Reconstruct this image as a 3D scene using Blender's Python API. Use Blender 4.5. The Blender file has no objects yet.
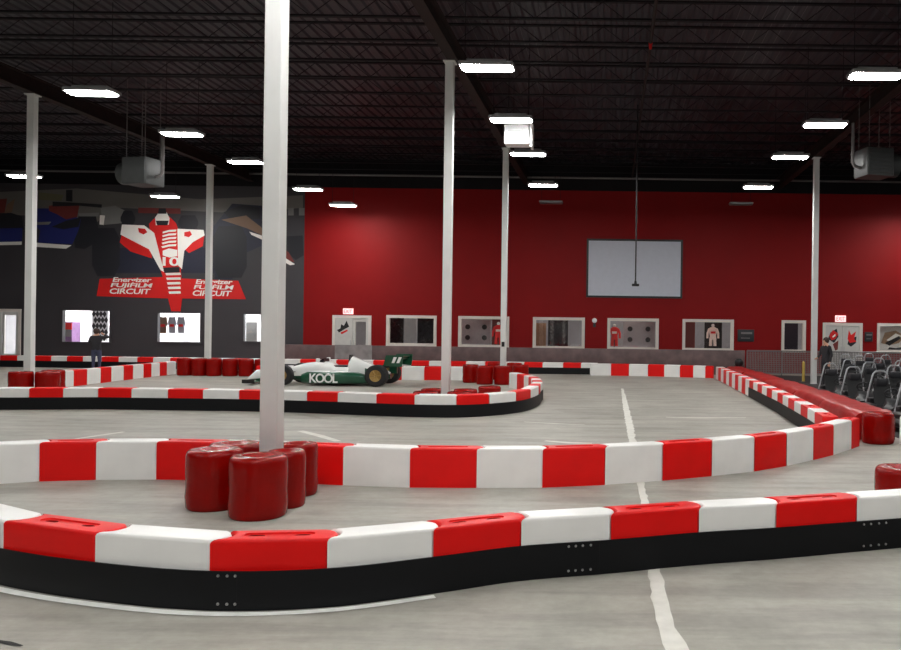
import bpy, bmesh, math, random
from mathutils import Vector, Matrix
random.seed(7)
sc = bpy.context.scene
C = sc.collection
PI = math.pi
R = math.radians
F = 820.0
EYE = 2.0
ROLL = R(0.75)
VX, VY = 612.0, 327.0
WALL_Y = 37.0

# ------------------------------------------------------------ surveying helpers
def unroll(u, v):
    du, dv = u - VX, v - VY
    s, c = math.sin(ROLL), math.cos(ROLL)
    return du * c + dv * s, -du * s + dv * c
def P(u, v, z=0.0):
    x, y = unroll(u, v)
    d = F * (EYE - z) / y
    return Vector((x * d / F, d))
def Pd(u, v, d):
    x, y = unroll(u, v)
    return x * d / F, EYE - y * d / F

# ------------------------------------------------------------ materials
def lin(c):
    c /= 255.0
    return c / 12.92 if c <= .04045 else ((c + .055) / 1.055) ** 2.4
def rgb(r, g, b):
    return (lin(r), lin(g), lin(b), 1)
def mat(name, col, rough=.5, metal=0., spec=.5, noise=0., nscale=6., bump=0., bscale=30., emit=0., coat=0., trans=0.):
    m = bpy.data.materials.new(name); m.use_nodes = True
    nt = m.node_tree; b = nt.nodes['Principled BSDF']
    c = rgb(*col)
    b.inputs['Base Color'].default_value = c
    b.inputs['Roughness'].default_value = rough
    b.inputs['Metallic'].default_value = metal
    b.inputs['Specular IOR Level'].default_value = spec
    b.inputs['Coat Weight'].default_value = coat
    b.inputs['Transmission Weight'].default_value = trans
    if emit:
        b.inputs['Emission Color'].default_value = c
        b.inputs['Emission Strength'].default_value = emit
    tc = nt.nodes.new('ShaderNodeTexCoord')
    if noise:
        n = nt.nodes.new('ShaderNodeTexNoise'); n.inputs['Scale'].default_value = nscale; n.inputs['Detail'].default_value = 6
        nt.links.new(tc.outputs['Object'], n.inputs['Vector'])
        r = nt.nodes.new('ShaderNodeValToRGB')
        r.color_ramp.elements[0].position = .3; r.color_ramp.elements[1].position = .7
        r.color_ramp.elements[0].color = tuple(max(0, x * (1 - noise)) for x in c[:3]) + (1,)
        r.color_ramp.elements[1].color = tuple(min(1, x * (1 + noise * .6)) for x in c[:3]) + (1,)
        nt.links.new(n.outputs['Fac'], r.inputs['Fac']); nt.links.new(r.outputs['Color'], b.inputs['Base Color'])
    if bump:
        n2 = nt.nodes.new('ShaderNodeTexNoise'); n2.inputs['Scale'].default_value = bscale
        nt.links.new(tc.outputs['Object'], n2.inputs['Vector'])
        bp = nt.nodes.new('ShaderNodeBump'); bp.inputs['Strength'].default_value = bump; bp.inputs['Distance'].default_value = .02
        nt.links.new(n2.outputs['Fac'], bp.inputs['Height']); nt.links.new(bp.outputs['Normal'], b.inputs['Normal'])
    return m
M = {}
M['red'] = mat('red_plastic', (222, 5, 3), .45, spec=.3, noise=.06, nscale=3)
M['white'] = mat('white_plastic', (232, 231, 228), .4, noise=.05, nscale=3)
M['redpitshade'] = mat('red_recess_shade', (150, 6, 8), .5, noise=.05)  # red plastic darkened for the slot pits, their shade put into the colour
M['whitepitshade'] = mat('white_recess_shade', (170, 170, 168), .5, noise=.05)  # white plastic darkened the same way, pit shade as colour
M['vinyl'] = mat('red_vinyl', (134, 6, 2), .26, spec=.2, noise=.12, nscale=4, bump=.35, bscale=11)
M['vinylmat'] = mat('red_vinyl_mat', (158, 20, 18), .34, noise=.14, nscale=3, bump=.3, bscale=5)
M['rubber'] = mat('black_rubber_skirt', (10, 11, 15), .55, spec=.25, noise=.15, nscale=5)
M['bolt'] = mat('zinc_bolt', (190, 190, 190), .3, metal=.9, noise=.05)
M['column'] = mat('white_column_paint', (224, 225, 223), .45, noise=.05, nscale=2)
M['steel'] = mat('dark_ceiling_steel', (27, 25, 29), .7, spec=.2, noise=.2)
M['girder'] = mat('primer_brown_steel', (34, 22, 20), .7, spec=.2, noise=.25, nscale=3)
M['deck'] = mat('painted_metal_deck', (46, 43, 50), .45, spec=.4, noise=.25, nscale=.8)
M['redwall'] = mat('red_wall_paint', (129, 5, 7), .6, spec=.2, noise=.06, nscale=.7)
M['darkwall'] = mat('charcoal_mural_print', (56, 53, 57), .6, noise=.12, nscale=.5)
M['blackband'] = mat('black_upper_wall', (20, 17, 20), .7, spec=.2, noise=.2)
M['plainwall'] = mat('grey_wall_paint', (96, 92, 92), .7, noise=.08, nscale=.6)
M['partition'] = mat('scuffed_grey_partition', (104, 84, 84), .5, noise=.35, nscale=2.2)
M['partition2'] = mat('scuffed_light_metal', (138, 134, 134), .45, noise=.3, nscale=3)
M['frame'] = mat('white_window_frame', (214, 206, 198), .5, noise=.04)
M['doorpaint'] = mat('pale_grey_door', (196, 194, 190), .5, noise=.05)
M['housing'] = mat('lamp_housing', (150, 150, 152), .5, noise=.05)
M['lamp'] = mat('lamp_diffuser', (252, 251, 248), .5, emit=54.)
M['black'] = mat('black_plastic', (14, 14, 16), .4, noise=.1)
M['dark'] = mat('dark_grey', (44, 44, 48), .5, noise=.15)
M['tyre'] = mat('tyre_rubber', (22, 22, 23), .7, noise=.15, nscale=12)
M['gold'] = mat('gold_rim', (172, 140, 84), .35, metal=.7, noise=.08)
M['chrome'] = mat('silver_tube', (176, 178, 182), .35, metal=.5, noise=.04)
M['carwhite'] = mat('race_car_white', (235, 236, 234), .25, noise=.03, coat=.4)
M['cargreen'] = mat('race_car_green', (10, 72, 48), .3, noise=.06, coat=.4)
M['screen'] = mat('projection_screen', (196, 200, 212), .7, noise=.03)
M['heater'] = mat('unit_heater_enamel', (60, 62, 62), .5, noise=.12)
M['unitwhite'] = mat('white_unit_enamel', (235, 235, 235), .4, noise=.03)
M['pipe'] = mat('grey_pipe', (120, 116, 116), .4, metal=.4, noise=.1)
M['yellow'] = mat('yellow_plastic', (176, 150, 70), .5, noise=.06)
M['markpaint'] = mat('white_floor_paint', (238, 238, 234), .6, noise=.1, nscale=8)
M['fadedpaint'] = mat('faded_floor_paint', (206, 204, 196), .6, noise=.1, nscale=6)
M['pitfloor'] = mat('dark_pit_floor', (27, 26, 28), .7, noise=.25, nscale=2)
M['exit'] = mat('exit_sign_face', (255, 196, 196), .4, emit=.55)
M['exitred'] = mat('exit_sign_letters', (240, 16, 30), .4, emit=.5)
M['roomgrey'] = mat('display_room_wall', (150, 152, 160), .7, noise=.06)
M['roomwhite'] = mat('lobby_wall', (228, 228, 232), .7, noise=.04)
M['roomlight'] = mat('lobby_ceiling_panel', (255, 255, 255), .5, emit=14.)
M['roomlight2'] = mat('display_ceiling_panel', (255, 244, 232), .5, emit=5.)
M['silverpanel'] = mat('silver_display_panel', (168, 170, 174), .45, noise=.08)
M['darkglass'] = mat('dark_glass', (30, 30, 36), .15, noise=.1)
M['suitwhite'] = mat('white_suit_cloth', (236, 214, 204), .8, noise=.08)
M['suitred'] = mat('red_suit_cloth', (222, 40, 40), .8, noise=.1)
M['cloth'] = mat('dark_cloth', (40, 38, 42), .85, noise=.15)
M['jeans'] = mat('blue_jeans', (64, 66, 92), .85, noise=.15)
M['skin'] = mat('skin', (200, 152, 126), .55, noise=.05)
M['hair'] = mat('brown_hair', (58, 40, 32), .7, noise=.2)
M['posterbrown'] = mat('poster_tan', (150, 122, 96), .6, noise=.2)
M['purple'] = mat('arcade_purple', (120, 84, 130), .5, noise=.3)
# mural inks
for k, c in dict(mred=(212, 16, 14), mwhite=(240, 236, 230), mblack=(26, 26, 33), mblue=(28, 36, 104), mgrey=(104, 101, 97),
                 mmaroon=(112, 42, 38), mtan=(120, 92, 72), mhaze=(122, 122, 120), mnavy=(32, 34, 52), molive=(104, 100, 74)).items():
    M[k] = mat('ink_' + k[1:], c, .6, noise=.06, nscale=.8)
# glass
g = bpy.data.materials.new('window_glass'); g.use_nodes = True; nt = g.node_tree
nt.nodes.remove(nt.nodes['Principled BSDF'])
tr = nt.nodes.new('ShaderNodeBsdfTransparent'); gl = nt.nodes.new('ShaderNodeBsdfGlossy'); gl.inputs['Roughness'].default_value = .03
mx = nt.nodes.new('ShaderNodeMixShader'); mx.inputs['Fac'].default_value = .07
nt.links.new(tr.outputs[0], mx.inputs[1]); nt.links.new(gl.outputs[0], mx.inputs[2]); nt.links.new(mx.outputs[0], nt.nodes['Material Output'].inputs['Surface'])
M['glass'] = g
# concrete floor
def floor_material():
    m = bpy.data.materials.new('polished_concrete'); m.use_nodes = True; nt = m.node_tree; b = nt.nodes['Principled BSDF']
    N, L = nt.nodes.new, nt.links.new
    tc = N('ShaderNodeTexCoord')
    def noise(scale, stretch, detail=8, rough=.6, rot=0):
        mp = N('ShaderNodeMapping'); mp.inputs['Scale'].default_value = stretch; mp.inputs['Rotation'].default_value = (0, 0, rot)
        L(tc.outputs['Object'], mp.inputs['Vector'])
        n = N('ShaderNodeTexNoise'); n.inputs['Scale'].default_value = scale; n.inputs['Detail'].default_value = detail; n.inputs['Roughness'].default_value = rough
        L(mp.outputs['Vector'], n.inputs['Vector']); return n
    def ramp(n, p0, c0, p1, c1):
        r = N('ShaderNodeValToRGB'); e = r.color_ramp.elements
        e[0].position, e[0].color, e[1].position, e[1].color = p0, c0, p1, c1
        L(n.outputs['Fac'], r.inputs['Fac']); return r
    base = ramp(noise(.45, (1, 1, 1)), .3, rgb(150, 147, 138), .7, rgb(172, 169, 160))
    streak = ramp(noise(1.2, (.35, 2.6, 1), 6, .65, .06), .38, (.62, .62, .61, 1), .56, (1, 1, 1, 1))
    fine = ramp(noise(9, (1, 1, 1), 8, .7), .25, (.82, .82, .81, 1), .62, (1, 1, 1, 1))
    blot = ramp(noise(1.5, (1, 1, 1), 4, .5), .34, (.82, .82, .81, 1), .5, (1, 1, 1, 1))
    cur = base.outputs['Color']
    for t, f in ((streak, .6), (fine, 1.), (blot, .7)):
        mxn = N('ShaderNodeMix'); mxn.data_type = 'RGBA'; mxn.blend_type = 'MULTIPLY'; mxn.inputs[0].default_value = f
        L(cur, mxn.inputs[6]); L(t.outputs['Color'], mxn.inputs[7]); cur = mxn.outputs[2]
    L(cur, b.inputs['Base Color'])
    b.inputs['Roughness'].default_value = .5
    b.inputs['Specular IOR Level'].default_value = .35
    return m
M['floor'] = floor_material()

# ------------------------------------------------------------ mesh builder
class MB:
    def __init__(s): s.bm = bmesh.new(); s.mx = None
    def _v(s, co):
        co = Vector(co)
        if s.mx is not None: co = s.mx @ co
        return s.bm.verts.new(co)
    def face(s, vs, mi=0):
        try:
            f = s.bm.faces.new(vs); f.material_index = mi; return f
        except ValueError:
            return None
    def poly(s, pts, mi=0): return s.face([s._v(p) for p in pts], mi)
    def rings(s, rings, mi=0, cap0=True, cap1=True, closed=True, wrap=False):
        vr = [[s._v(p) for p in r] for r in rings]
        n = len(vr[0])
        pairs = list(zip(vr[:-1], vr[1:])) + ([(vr[-1], vr[0])] if wrap else [])
        for a, b in pairs:
            for i in range(n if closed else n - 1):
                j = (i + 1) % n
                s.face([a[i], a[j], b[j], b[i]], mi)
        if not wrap:
            if cap0: s.face(list(reversed(vr[0])), mi)
            if cap1: s.face(vr[-1], mi)
        return s
    def box(s, x0, x1, y0, y1, z0, z1, mi=0, bev=0.):
        if bev:
            b = min(bev, abs(x1 - x0) / 2.1, abs(y1 - y0) / 2.1, abs(z1 - z0) / 2.1)
            def ring(i, z):
                X0, X1, Y0, Y1 = x0 + i, x1 - i, y0 + i, y1 - i
                return [(X0 + b, Y0, z), (X1 - b, Y0, z), (X1, Y0 + b, z), (X1, Y1 - b, z), (X1 - b, Y1, z), (X0 + b, Y1, z), (X0, Y1 - b, z), (X0, Y0 + b, z)]
            k = b * .3
            return s.rings([ring(b * .99 - 0, z0) if 0 else ring(k * 1.6, z0), ring(0, z0 + b), ring(0, z1 - b), ring(k * .45, z1 - k), ring(k * 1.6, z1)], mi)
        return s.rings([[(x0, y0, z), (x1, y0, z), (x1, y1, z), (x0, y1, z)] for z in (z0, z1)], mi)
    def cyl(s, p0, p1, r0, r1=None, n=12, mi=0, cap=True):
        p0, p1 = Vector(p0), Vector(p1); r1 = r0 if r1 is None else r1
        d = (p1 - p0).normalized(); a = d.orthogonal().normalized(); b = d.cross(a)
        return s.rings([[p + a * (r * math.cos(t)) + b * (r * math.sin(t)) for t in [2 * PI * i / n for i in range(n)]] for p, r in ((p0, r0), (p1, r1))], mi, cap, cap)
    def tube(s, pts, r, n=8, mi=0, closed=False):
        pts = [Vector(p) for p in pts]; m = len(pts); up = None; rs = []
        for i, p in enumerate(pts):
            if closed: t = pts[(i + 1) % m] - pts[i - 1]
            else: t = pts[min(i + 1, m - 1)] - pts[max(i - 1, 0)]
            t.normalize()
            if up is None: up = t.orthogonal().normalized()
            up = (up - t * up.dot(t)).normalized(); b = t.cross(up)
            rs.append([p + up * (r * math.cos(2 * PI * k / n)) + b * (r * math.sin(2 * PI * k / n)) for k in range(n)])
        return s.rings(rs, mi, wrap=closed)
    def lathe(s, prof, n=24, c=(0, 0, 0), mi=0, axis='z', wrap=False):
        rs = []
        for r, z in prof:
            ring = []
            for i in range(n):
                t = 2 * PI * i / n; a, b = r * math.cos(t), r * math.sin(t)
                ring.append((c[0] + a, c[1] + b, c[2] + z) if axis == 'z' else (c[0] + a, c[1] - z, c[2] + b))
            rs.append(ring)
        return s.rings(rs, mi, wrap=wrap)
    def prism_y(s, poly, y0, y1, mi=0):   # polygon in x,z
        return s.rings([[(x, y, z) for x, z in poly] for y in (y0, y1)], mi)
    def prism_z(s, poly, z0, z1, mi=0):
        return s.rings([[(x, y, z) for x, y in poly] for z in (z0, z1)], mi)
    def ball(s, c, r, n=14, mi=0, sx=1, sy=1, sz=1, t0=-.5, t1=.5):
        rs = []
        for k in range(n // 2 + 1):
            t = PI * (t0 + (t1 - t0) * k / (n // 2)); q = max(math.cos(t), .02)
            rs.append([(c[0] + r * sx * q * math.cos(2 * PI * i / n), c[1] + r * sy * q * math.sin(2 * PI * i / n), c[2] + r * sz * math.sin(t)) for i in range(n)])
        return s.rings(rs, mi)
    def text(s, body, x0, x1, z0, z1, y, mi=0, depth=0.0, flip=False, shear=0., bold=0., space=1.):
        cu = bpy.data.curves.new('t', 'FONT'); cu.body = body; cu.extrude = depth; cu.shear = shear; cu.resolution_u = 3; cu.offset = bold; cu.space_character = space
        ob = bpy.data.objects.new('t', cu); C.objects.link(ob)
        dg = bpy.context.evaluated_depsgraph_get(); dg.update()
        me = ob.evaluated_get(dg).to_mesh()
        xs = [v.co.x for v in me.vertices]; ys = [v.co.y for v in me.vertices]
        a, b, c, d = min(xs), max(xs), min(ys), max(ys)
        vs = []
        for v in me.vertices:
            vs.append(s._v((x0 + (v.co.x - a) / (b - a) * (x1 - x0), y - v.co.z, z0 + (v.co.y - c) / (d - c) * (z1 - z0))))
        for p in me.polygons: s.face([vs[i] for i in p.vertices], mi)
        ob.evaluated_get(dg).to_mesh_clear()
        bpy.data.objects.remove(ob); bpy.data.curves.remove(cu)
        return s
    def mesh(s, name, mats, sharp=38, recalc=True):
        me = bpy.data.meshes.new(name)
        if recalc: bmesh.ops.recalc_face_normals(s.bm, faces=s.bm.faces[:])
        s.bm.to_mesh(me); s.bm.free()
        for m in (mats if isinstance(mats, (list, tuple)) else [mats]): me.materials.append(M[m])
        me.polygons.foreach_set('use_smooth', [True] * len(me.polygons))
        me.set_sharp_from_angle(angle=R(sharp))
        return me
    def build(s, name, mats, parent=None, loc=None, **k):
        o = bpy.data.objects.new(name, s.mesh(name, mats, **k)); C.objects.link(o)
        if parent is not None: o.parent = parent
        if loc is not None: o.location = loc
        return o
def tag(o, label, cat, group=None):
    o['label'] = label; o['category'] = cat
    if group: o['group'] = group
    return o
def thing(name, label, cat, loc=(0, 0, 0), rz=0., group=None):
    o = bpy.data.objects.new(name, None); C.objects.link(o); o.location = loc; o.rotation_euler = (0, 0, rz)
    o.empty_display_size = .2
    return tag(o, label, cat, group)
def struct(name, mb, m, **k):
    o = mb.build(name, m, **k); o['kind'] = 'structure'; return o
def dup(root, loc, rz, label, group=None):
    r = root.copy(); C.objects.link(r); r.location = loc; r.rotation_euler = (0, 0, rz); r['label'] = label
    if group: r['group'] = group
    for ch in list(root.children):
        c = ch.copy(); C.objects.link(c); c.parent = r
        for gg in list(ch.children):
            q = gg.copy(); C.objects.link(q); q.parent = c
    return r
ORD = ['first', 'second', 'third', 'fourth', 'fifth', 'sixth', 'seventh', 'eighth', 'ninth', 'tenth', 'eleventh', 'twelfth', 'thirteenth',
       'fourteenth', 'fifteenth', 'sixteenth', 'seventeenth', 'eighteenth', 'nineteenth', 'twentieth']

# ------------------------------------------------------------ camera
cam = bpy.data.cameras.new('camera'); co = bpy.data.objects.new('camera', cam); C.objects.link(co)
co.matrix_world = Matrix.Translation((0, 0, EYE)) @ Matrix.Rotation(R(90), 4, 'X') @ Matrix.Rotation(ROLL, 4, 'Z')
cam.sensor_fit = 'HORIZONTAL'; cam.sensor_width = 36; cam.lens = F / 901 * 36
cam.shift_x = -(VX - 450.5) / 901; cam.shift_y = (VY - 325) / 901
cam.clip_start = .05; cam.clip_end = 200
sc.camera = co

# ------------------------------------------------------------ room shell
XL, XR, YB, ZC = -31.0, 22.0, -9.0, 9.3
XS = Pd(304, 270, WALL_Y)[0]
m = MB(); m.box(XL - .3, XR + .3, YB - .3, 41.2, -.3, 0); struct('floor', m, 'floor')
# corrugated roof deck
m = MB(); xs = []; x = XL; k = 0
prof = [(0, 0), (.1, 0), (.14, -.05), (.26, -.05), (.3, 0)]
pts = []
while x < XR:
    for dx, dz in prof[:-1]: pts.append((x + dx, ZC + .12 + dz))
    x += .3
m.rings([[(a, y, b) for a, b in pts] for y in (YB, WALL_Y + .2)], 0, False, False, closed=False)
m.box(XL - .3, XR + .3, YB - .3, WALL_Y + .2, ZC + .2, ZC + .4)
struct('ceiling', m, 'deck', sharp=20)
m = MB(); m.box(XL - .3, XL, YB, WALL_Y, 0, ZC + .3); struct('wall_left', m, 'plainwall')
m = MB(); m.box(XR, XR + .3, YB, WALL_Y, 0, ZC + .3); struct('wall_right', m, 'plainwall')
m = MB(); m.box(XL, XR, YB - .3, YB, 0, ZC + .3); struct('wall_front', m, 'plainwall')

def rect(u0, u1, v0, v1, d=WALL_Y):
    um, vm = (u0 + u1) / 2, (v0 + v1) / 2
    return Pd(u0, vm, d)[0], Pd(u1, vm, d)[0], Pd(um, v1, d)[1], Pd(um, v0, d)[1]     # x0,x1,z0,z1
def wall_holes(x0, x1, z0, z1, y0, y1, holes):
    m = MB()
    xs = sorted({x0, x1, *[h[0] for h in holes], *[h[1] for h in holes]})
    for a, b in zip(xs[:-1], xs[1:]):
        hs = sorted([h for h in holes if h[0] <= a + 1e-6 and h[1] >= b - 1e-6], key=lambda h: h[2])
        z = z0
        for h in hs:
            if h[2] > z: m.box(a, b, y0, y1, z, h[2])
            z = h[3]
        if z < z1: m.box(a, b, y0, y1, z, z1)
    return m
RW = {'window_1': rect(387, 436, 316, 345.5), 'window_2': rect(459, 508.5, 317, 347), 'window_3': rect(533.5, 584, 318, 348.5),
      'window_4': rect(608, 658, 319, 349.5), 'window_5': rect(683, 733, 320, 350.5), 'window_6': rect(782, 805, 321, 352), 'window_7': rect(877.5, 914, 324, 352.5)}
RD = {'door_1': rect(333, 370.5, 316, 375), 'door_2': rect(823, 861.5, 323.5, 380)}
for k in RD: RD[k] = RD[k][:2] + (0.0,) + RD[k][3:]
DW = {'window_8': rect(62, 111, 309.5, 343), 'window_9': rect(157, 201.5, 312, 343), 'window_10': rect(243, 280, 313.5, 342.5)}
DD = {'door_3': rect(-14, 20.5, 309.5, 370)}
for k in DD: DD[k] = DD[k][:2] + (0.0,) + DD[k][3:]
ZB = Pd(600, 191, WALL_Y)[1]
struct('wall_back', wall_holes(XS, XR, 0, ZB, WALL_Y, WALL_Y + .2, list(RW.values()) + list(RD.values())), 'redwall')
struct('wall_back_left', wall_holes(XL, XS, 0, ZB, WALL_Y, WALL_Y + .2, list(DW.values()) + list(DD.values())), 'darkwall')
m = MB(); m.box(XL, XR, WALL_Y - .02, WALL_Y + .2, ZB, ZC + .3); struct('trim_1', m, 'blackband')
# rooms behind the back wall
m = MB(); y0, y1 = WALL_Y + .2, 40.6
m.box(XL, XS - .4, y1, y1 + .1, 0, 3.2); m.box(XL - .1, XL, y0, y1, 0, 3.2); m.box(XS - .4, XS - .3, y0, y1 + .1, 0, 3.2); m.box(XL, XS - .3, y0, y1 + .1, 3.2, 3.3)
struct('wall_lobby', m, 'roomwhite')
m = MB()
m.box(XS - .3, XR, y1, y1 + .1, 0, 3.2); m.box(XR, XR + .1, y0, y1, 0, 3.2); m.box(XS - .29, XR, y0, y1 + .1, 3.2, 3.3)
struct('wall_display', m, 'roomgrey')
LG = 'ceiling panels in the rooms behind the back wall'
for i in range(5):
    m = MB(); xx = -27.5 + i * 2.9; m.box(xx - .9, xx + .9, 38.2, 39.4, 3.15, 3.199)
    tag(m.build('ceiling_panel', 'roomlight'), 'white lit ceiling panel inside the lobby behind the charcoal wall', 'light', 'lobby ceiling panels')
for i in range(7):
    m = MB(); xx = -11.5 + i * 4.0; m.box(xx - .8, xx + .8, 38.0, 38.8, 3.15, 3.199)
    tag(m.build('ceiling_panel', 'roomlight2'), 'warm lit ceiling panel inside the display rooms behind the red wall', 'light', 'display room ceiling panels')

def window(name, r, fm='frame', t=.1, mull=()):
    x0, x1, z0, z1 = r
    m = MB(); a, b = WALL_Y - .05, WALL_Y + .16
    m.box(x0 - .03, x0 + t, a, b, z0 - .03, z1 + .03); m.box(x1 - t, x1 + .03, a, b, z0 - .03, z1 + .03)
    m.box(x0 + t, x1 - t, a, b, z0 - .03, z0 + t); m.box(x0 + t, x1 - t, a, b, z1 - t, z1 + .03)
    for q in mull: m.box(x0 + (x1 - x0) * q - .04, x0 + (x1 - x0) * q + .04, a, b, z0 + t, z1 - t)
    o = struct(name, m, fm)
    p = MB(); p.box(x0 + t * .9, x1 - t * .9, WALL_Y + .06, WALL_Y + .07, z0 + t * .9, z1 - t * .9); p.build('pane', 'glass', o)
    return o
for k, r in RW.items(): window(k, r)
for k, r in DW.items(): window(k, r, 'darkwall', .05)
def door(name, r, split=.5, solid=()):
    x0, x1, z0, z1 = r; t = .1; a, b = WALL_Y - .04, WALL_Y + .16
    m = MB(); m.box(x0 - .03, x0 + t, a, b, 0, z1 + .03); m.box(x1 - t, x1 + .03, a, b, 0, z1 + .03); m.box(x0 + t, x1 - t, a, b, z1 - t, z1 + .03)
    o = struct(name, m, 'frame')
    xm = x0 + (x1 - x0) * split
    for i, (p, q) in enumerate(((x0 + t, xm - .01), (xm + .01, x1 - t))):
        m = MB()
        m.box(p, p + .12, WALL_Y, WALL_Y + .06, .02, z1 - t - .01); m.box(q - .12, q, WALL_Y, WALL_Y + .06, .02, z1 - t - .01)
        m.box(p + .12, q - .12, WALL_Y, WALL_Y + .06, .02, .45); m.box(p + .12, q - .12, WALL_Y, WALL_Y + .06, z1 - t - .15, z1 - t - .01)
        if i in solid: m.box(p + .11, q - .11, WALL_Y + .01, WALL_Y + .05, .44, z1 - t - .14)
        lf = m.build('door_leaf', 'doorpaint', o)
        if i not in solid:
            m = MB(); m.box(p + .11, q - .11, WALL_Y + .02, WALL_Y + .03, .44, z1 - t - .14); m.build('pane', 'glass', lf)
        m = MB(); hx = q - .06 if i == 0 else p + .06
        m.tube([(hx, WALL_Y, .95), (hx, WALL_Y - .06, .95), (hx, WALL_Y - .06, 1.25), (hx, WALL_Y, 1.25)], .014); m.build('handle', 'chrome', lf)
    return o
door('door_1', RD['door_1'], .52, (0,)); door('door_2', RD['door_2'], .5, (0, 1)); door('door_3', DD['door_3'], .45)

# ------------------------------------------------------------ mural on charcoal wall (one flat print)
mur = MB(); mk = ['mgrey', 'mblack', 'mred', 'mwhite', 'mblue', 'mmaroon', 'mtan', 'mhaze', 'mnavy', 'molive']
mi = {k: i for i, k in enumerate(mk)}
def ink(col, pts, sx, sy, ox, oy, layer):
    q = []
    for a, b in pts:
        X, Z = Pd(ox + a * sx, oy + b * sy, WALL_Y); q.append((X, WALL_Y - .012 - .003 * layer, Z))
    mur.poly(q, mi['m' + col])
A = (.3846, .3846, 0, 150)
B = (.123, .123, 0, 190)
D_ = (.2153, .2153, 200, 180)
E_ = (.2, .2, 90, 190)
ink('grey', [(-60, 112), (200, 100), (520, 128), (788, 118), (788, 150), (640, 165), (300, 150), (250, 190), (120, 175), (-60, 160)], *A, 0)
ink('haze', [(262, 150), (300, 145), (330, 160), (322, 190), (268, 195)], *A, 1)
ink('olive', [(320, 20), (520, 40), (500, 90), (320, 80)], *B, 1)
# blue car
ink('black', [(640, 215), (780, 205), (800, 300), (760, 440), (690, 480), (610, 470), (600, 330)], *B, 1)
ink('blue', [(290, 150), (400, 150), (520, 190), (660, 235), (640, 330), (590, 440), (310, 430), (330, 330), (290, 290)], *B, 2)
ink('black', [(420, 300), (540, 250), (660, 225), (640, 300), (520, 320)], *B, 3)
ink('maroon', [(400, 130), (560, 100), (650, 115), (630, 220), (540, 240), (470, 200), (400, 170)], *B, 3)
ink('black', [(430, 95), (640, 105), (830, 118), (830, 145), (640, 128), (430, 135)], *B, 4)
ink('black', [(540, 0), (592, 0), (592, 95), (540, 90)], *B, 4)
ink('white', [(290, 428), (450, 440), (585, 450), (540, 478), (290, 462)], *B, 4)
ink('haze', [(290, 262), (420, 258), (400, 282), (290, 284)], *B, 4)
ink('white', [(815, 205), (856, 208), (845, 285), (812, 280)], *B, 4)
ink('haze', [(640, 190), (810, 185), (800, 215), (650, 215)], *B, 4)
ink('black', [(-300, 200), (90, 185), (180, 215), (195, 320), (-300, 330)], *B, 1)
ink('blue', [(-300, 318), (185, 310), (180, 430), (-300, 430)], *B, 2)
ink('white', [(-300, 428), (180, 420), (178, 446), (-300, 455)], *B, 3)
ink('maroon', [(-200, 90), (60, 70), (40, 185), (-200, 200)], *B, 2)
ink('mtan'[1:], [(60, 120), (125, 70), (100, 180), (40, 190)], *B, 3)
# centre car
def tyre_ink(x0, x1, y0, y1, lay):
    c = min(14, (y1 - y0) / 5); ink('black', [(x0 + c, y0), (x1 - c, y0), (x1, y0 + 2 * c), (x1, y1 - 2 * c), (x1 - c, y1), (x0 + c, y1), (x0, y1 - 2 * c), (x0, y0 + 2 * c)], *A, lay)
tyre_ink(240, 312, 203, 328, 2); tyre_ink(555, 642, 198, 332, 2); tyre_ink(314, 352, 158, 200, 2); tyre_ink(464, 516, 170, 210, 2)
ink('navy', [(300, 255), (580, 255), (580, 320), (300, 320)], *A, 1)
ink('maroon', [(360, 150), (470, 152), (470, 166), (360, 164)], *A, 2)
ink('red', [(260, 335), (430, 330), (440, 386), (252, 380)], *A, 3)
ink('red', [(470, 334), (620, 340), (640, 388), (470, 386)], *A, 3)
ink('red', [(318, 218), (350, 238), (392, 255), (396, 282), (340, 264), (312, 240)], *A, 3)
ink('red', [(480, 258), (506, 238), (532, 222), (528, 250), (492, 268)], *A, 3)
ink('red', [(388, 192), (402, 178), (440, 172), (458, 190), (472, 225), (470, 300), (476, 372), (470, 420), (446, 420), (424, 330), (398, 250)], *A, 4)
ink('white', [(318, 194), (376, 196), (402, 216), (428, 318), (418, 312), (388, 258), (345, 236), (314, 220)], *A, 5)
ink('white', [(462, 205), (530, 208), (533, 222), (502, 240), (480, 262), (474, 310), (464, 300)], *A, 5)
ink('red', [(360, 203), (378, 205), (384, 214), (374, 220), (362, 214)], *A, 6)
ink('red', [(480, 214), (495, 211), (500, 220), (492, 227), (480, 224)], *A, 6)
ink('white', [(404, 176), (414, 162), (434, 162), (442, 178), (440, 194), (406, 196)], *A, 6)
ink('black', [(414, 152), (432, 152), (434, 166), (412, 166)], *A, 7)
ink('black', [(406, 184), (440, 184), (436, 196), (410, 196)], *A, 7)
for i in range(5):
    z = 208 + i * 9.5; ink('white', [(424 - i * 1, z + 5), (440, z), (460, z - 1), (458, z + 4), (440, z + 5), (424, z + 9)], *A, 6)
ink('white', [(424, 262), (440, 256), (462, 260), (462, 276), (442, 280), (424, 274)], *A, 6)
ink('black', [(424, 306), (468, 304), (468, 318), (428, 320)], *A, 5)
for i in range(5):
    z = 320 + i * 12; ink('white', [(431 + i * 2, z), (470, z - 1), (471, z + 5), (433 + i * 2, z + 6)], *A, 6)
def ink_text(body, u0, u1, v0, v1, lay, col='white', shear=.15):
    x0, x1, z0, z1 = rect(u0, u1, v0, v1); mur.text(body, x0, x1, z0, z1, WALL_Y - .012 - .003 * lay, mi['m' + col], shear=shear, bold=.022, space=.95)
ink_text('10', 163, 180, 257, 266, 8, 'white', 0)
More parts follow.
